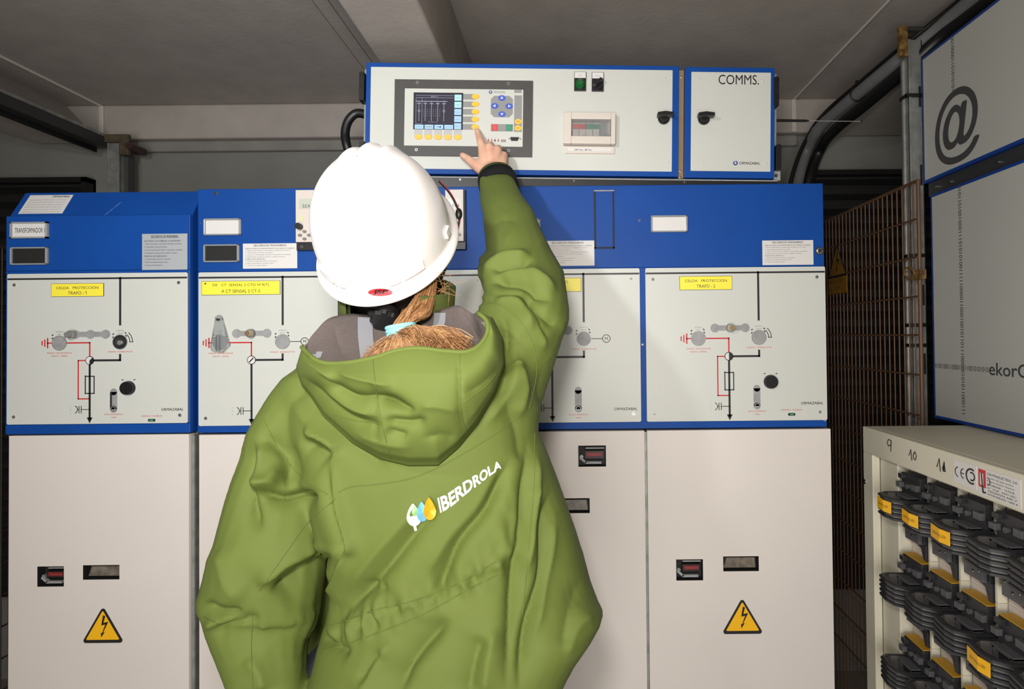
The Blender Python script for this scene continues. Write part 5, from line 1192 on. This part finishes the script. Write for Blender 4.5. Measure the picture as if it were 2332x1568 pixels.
kdisc(kc, .017, .016, .012); kdisc(kc + axk * .012, .010, .010, .006); kdisc(kc + axk * .016, .0195, .0195, .008, 1); q.build('ratchet_knob', hat, .0006)
q = MB(); h_ = [HL(x, y, u) for x in (-.020, .022) for y in (-.140, -.118) for u in (-.085, -.050)]; q.add(h_, [(0, 1, 3, 2), (4, 6, 7, 5), (0, 4, 5, 1), (2, 3, 7, 6), (0, 2, 6, 4), (1, 5, 7, 3)], M_blackp); q.build('ratchet_housing', hat, .004)
# chin strap on the right
q = MB(); sp = smooth([J(1000, 412, .97), J(1022, 436, .97), J(1037, 462, .97), J(1047, 492, .97), J(1040, 530, .98)], 6)
q.tube(sp, .0022, M_blackp, 8); q.tube([p + Vector((.002, -.002, .0)) for p in sp], .0006, M_red, 6); q.ball(J(1045, 487, .965), .006, M_blackp, rz=.010, n=8); q.build('chin_strap', hat)

# ---- body: head, neck, torso core, arms and hands as one surface
bb = MB()
Hc = HL(0, .0, -.005)
def blob(c, a, b_, d_, n=16):
    vs = []; fs = []
    for i in range(n + 1):
        t = math.pi * i / n
        for k in range(2 * n): ph = math.pi * k / n; vs.append(Vector(c) + Rh * a * math.sin(t) * math.cos(ph) + Fh * b_ * math.sin(t) * math.sin(ph) + Uh * d_ * math.cos(t))
    for i in range(n):
        for k in range(2 * n): l = (k + 1) % (2 * n); fs.append((i * 2 * n + k, (i + 1) * 2 * n + k, (i + 1) * 2 * n + l, i * 2 * n + l))
    bb.add(vs, fs, M_skin)
blob(HL(0, -.004, .018), .076, .096, .088); blob(HL(0, .030, -.055), .060, .070, .075); blob(HL(0, .070, -.105), .032, .030, .028)     # skull, face, chin
blob(HL(0, .100, -.058), .012, .018, .022); blob(HL(0, .102, -.072), .018, .014, .008); blob(HL(0, .094, -.092), .022, .012, .006)        # nose, nostrils, lips
for s in (-1, 1): blob(HL(s * .030, .086, -.035), .014, .008, .007); blob(HL(s * .075, -.005, -.045), .008, .018, .030); blob(HL(s * .045, .062, -.060), .02, .02, .02)
neck_b = Vector((-.275, .945, CZ - .04))
chain(bb, [HL(0, -.015, -.05), HL(0, -.005, -.09).lerp(neck_b, .4), neck_b, Vector((-.27, .93, CZ - .12))], [.055, .052, .056, .07], 8)
loft(bb, [(-.37, -.15, CZ - .07, .925, .05), (-.38, -.13, CZ - .15, .92, .07), (-.36, -.13, CZ - .35, .91, .07), (-.345, -.13, CZ - .55, .91, .07), (-.35, -.12, CZ - .72, .91, .07), (-.34, -.12, CZ - .80, .91, .07)], m=M_skin)
chain(bb, [J(722, 925, .895), J(606, 1180, .85), J(568, 1385, .85), J(568, 1490, .83), J(625, 1640, .79)], [.034, .035, .03, .028, .024], 6)
chain(bb, [J(1165, 840, .93), J(1195, 700, .985), J(1190, 630, 1.05), J(1163, 510, 1.18), J(1132, 412, 1.315), J(1122, 392, 1.345)], [.05, .042, .038, .036, .028, .024], 6)
# right hand
def fing(pts, rad): chain(bb, pts, rad, 5)
wrist = J(1120, 396, 1.348)
Wl, Wr_ = J(1110, 394, 1.35), J(1135, 392, 1.352)
K = {'i': J(1099, 341, 1.376), 'm': J(1115, 336, 1.368), 'r': J(1132, 342, 1.372), 'l': J(1147, 354, 1.384)}
for k, w0, w1 in (('i', .0175, .0112), ('m', .019, .0112), ('r', .019, .0108), ('l', .0175, .0100)):
    base = {'i': Wl, 'm': wrist, 'r': wrist, 'l': Wr_}[k]; fing([base, base.lerp(K[k], .55), K[k]], [w0, .0145, w1])
fing([Wl, wrist, Wr_], [.02, .021, .02])
fing([J(1112, 372, 1.37), J(1130, 375, 1.375), J(1140, 380, 1.38)], [.016, .017, .016])          # palm pad
fing([K['i'], J(1094, 322, 1.386), J(1090, 308, 1.404), J(1086.5, 297, 1.4165)], [.0105, .0090, .0080, .0072])
fing([K['m'], J(1118, 331, 1.395), J(1121, 343, 1.412), J(1122, 356, 1.405)], [.0108, .0092, .0082, .0074])
fing([K['r'], J(1136, 338, 1.398), J(1136, 350, 1.411), J(1135, 362, 1.402)], [.0104, .0088, .0080, .0072])
fing([K['l'], J(1150, 354, 1.402), J(1149, 364, 1.411), J(1146, 374, 1.402)], [.0095, .0080, .0072, .0065])
fing([J(1108, 391, 1.352), J(1088, 379, 1.362), J(1071, 366, 1.374), J(1061, 359, 1.383), J(1053.5, 354, 1.39)], [.017, .0135, .0102, .0092, .0078])
fing([J(1102, 385, 1.356), J(1098, 368, 1.366), J(1098, 352, 1.374)], [.014, .011, .009])             # web between thumb and index
# left hand hanging in front, out of the frame
hb = J(628, 1645, .79)
for dx, ln, dy in ((-.03, .07, 0), (-.010, .078, 0), (.010, .073, 0), (.028, .058, 0)): fing([hb, hb + Vector((dx, -.01, -.085)), hb + Vector((dx * 1.1, -.005, -.085 - ln * .5)), hb + Vector((dx * 1.1, .012, -.085 - ln))], [.022, .012, .009, .007])
fing([hb + Vector((.01, 0, -.02)), hb + Vector((.045, .01, -.06)), hb + Vector((.055, .02, -.10))], [.017, .011, .008])
BV, BF = fused(bb.v, bb.f, .0026, 5, .5)
body = quads_to_mesh('body', BV, BF, M_skin, person)
bodybvh = BVHTree.FromPolygons([tuple(v) for v in BV], BF)
# nails of thumb and index finger
q = MB()
def nail(cx_, cy_, ang, w, l):
    pts = []
    for i in range(14):
        a = 2 * math.pi * i / 14; x, y = l * math.cos(a), w * math.sin(a); pts.append(hit(cx_ + x * math.cos(ang) - y * math.sin(ang), cy_ + x * math.sin(ang) + y * math.cos(ang), .0005, [bodybvh], 1.38))
    q.add([hit(cx_, cy_, .0008, [bodybvh], 1.38)] + pts, [(0, 1 + i, 1 + (i + 1) % 14) for i in range(14)], mat('nail', S(236, 196, 184), .3), True, raw=True)
nail(1056, 355, math.radians(38), 3.2, 5); q.build('fingernail', body)
# eyes
for s in (-1, 1):
    q = MB(); q.ball(HL(s * .030, .089, -.034), .011, mat('eye_white', (.8, .8, .8), .2), n=8); q.ball(HL(s * .030, .097, -.034), .005, M_blackp, n=6); q.build('eye', body)

# ---- hair
HM = [M_hair, M_hair, mat('dark_blond_hair', S(140, 98, 62), .4, spec=.5), mat('golden_hair', S(200, 154, 104), .38, spec=.55)]
rnd = random.Random(7); q = MB(); tie = J(912, 752, .835)
def lk(a, b_, t): return a + (b_ - a) * t
for k in range(1100):                                   # swept from the right side of the head to the tie
    a = rnd.random(); start = HL(lk(.055, .092, a), lk(-.085, -.035, a) + rnd.uniform(-.006, .006), lk(-.080, -.035, a) + rnd.uniform(-.012, .012))
    g_ = rnd.uniform(-1, 1); mid = J(962 + 22 * g_, 696 + 10 * g_ + rnd.uniform(-6, 6), .872 + rnd.uniform(-.006, .006)); e = tie + Vector((rnd.uniform(-.013, .013), rnd.uniform(-.008, .008), .004))
    q.tube(smooth([start, mid, mid.lerp(e, .6) + Vector((0, -.006, 0)), e], 5), rnd.uniform(.00035, .0006), rnd.choice(HM), 4)
for k in range(260):
    a = rnd.uniform(296, 352); r_ = math.radians(a); start = HL(.08 * math.cos(r_), .104 * math.sin(r_), -.03); e = tie + Vector((rnd.uniform(-.012, .012), .004, .004))
    q.tube(smooth([start, HL(.072 * math.cos(r_) * .9, .10 * math.sin(r_), -.075), e], 5), rnd.uniform(.00035, .0006), rnd.choice(HM), 4)
for k in range(1900):                                   # tail spreading inside the hood
    s = tie + Vector((rnd.uniform(-.014, .014), rnd.uniform(-.008, .008), -.003)); g = rnd.random()
    if g < .55: ex, ey = rnd.gauss(905, 26), rnd.uniform(815, 845)
    else: ex, ey = rnd.uniform(950, 1078), rnd.uniform(765, 832)
    e = J(ex, ey, rnd.uniform(.765, .80)); m1 = J(lk(912, ex, .35) + rnd.uniform(-6, 6), lk(752, min(ey, 800), .42) - (18 if g > .55 else 0) * rnd.random(), .80 + rnd.uniform(-.012, .012))
    q.tube(smooth([s, m1, J(lk(912, ex, .75) + rnd.uniform(-6, 6), lk(752, ey, .68) - (22 if g > .55 else 0) * rnd.random(), .785), e], 5), rnd.uniform(.0003, .0006), rnd.choice(HM), 4)
for k in range(16):                                    # loose wisps
    s = J(rnd.uniform(985, 1005), rnd.uniform(630, 670), .89); q.tube(smooth([s, s + Vector((rnd.uniform(.005, .02), -.003, rnd.uniform(-.01, .012))), s + Vector((rnd.uniform(.01, .045), 0, rnd.uniform(-.03, .02)))], 5), .00022, M_hair, 4)
for k in range(30):
    s = J(rnd.uniform(870, 900), rnd.uniform(765, 800), .81); q.tube(smooth([s, s + Vector((-rnd.uniform(.005, .02), -.003, -.008)), s + Vector((-rnd.uniform(.01, .03), -.01, rnd.uniform(-.03, .0)))], 5), .0005, M_hair, 4)
hair = q.build('hair', person)
q = MB()
for i in range(3): q.tube([tie + Vector(((.0190 - .001 * i) * math.cos(a), .0145 * math.sin(a), .006 - .0055 * i + .003 * math.cos(a))) for a in [2 * math.pi * k / 24 for k in range(24)]], .0036, M_tie, 8, closed=True)
q.build('hair_tie', hair)
# ---- trousers and boots (below the frame)
tb = MB()
for s, xh in ((-1, -.335), (1, -.175)): chain(tb, [Vector((xh, .89, .82)), Vector((xh, .885, .62)), Vector((xh + s * .012, .89, .45)), Vector((xh + s * .02, .905, .12))], [.095, .09, .07, .058], 8)
loft(tb, [(-.36, -.10, .93, .90, .08), (-.39, -.085, .86, .895, .10), (-.41, -.085, .78, .885, .10)], m=M_trs)
TV, TF = fused(tb.v, tb.f, .008, 4); quads_to_mesh('trousers', TV, TF, M_trs, person)
for s, xh in ((-1, -.36), (1, -.15)):
    tb = MB(); chain(tb, [Vector((xh, .91, .16)), Vector((xh, .905, .08)), Vector((xh, .93, .055)), Vector((xh, 1.03, .05)), Vector((xh, 1.09, .042))], [.062, .058, .052, .048, .04], 6)
    V_, F_b = fused(tb.v, tb.f, .006, 3); V_ = np.array(V_); V_[:, 2] = np.maximum(V_[:, 2], .012); o = quads_to_mesh('boot', V_, F_b, M_boot, person)
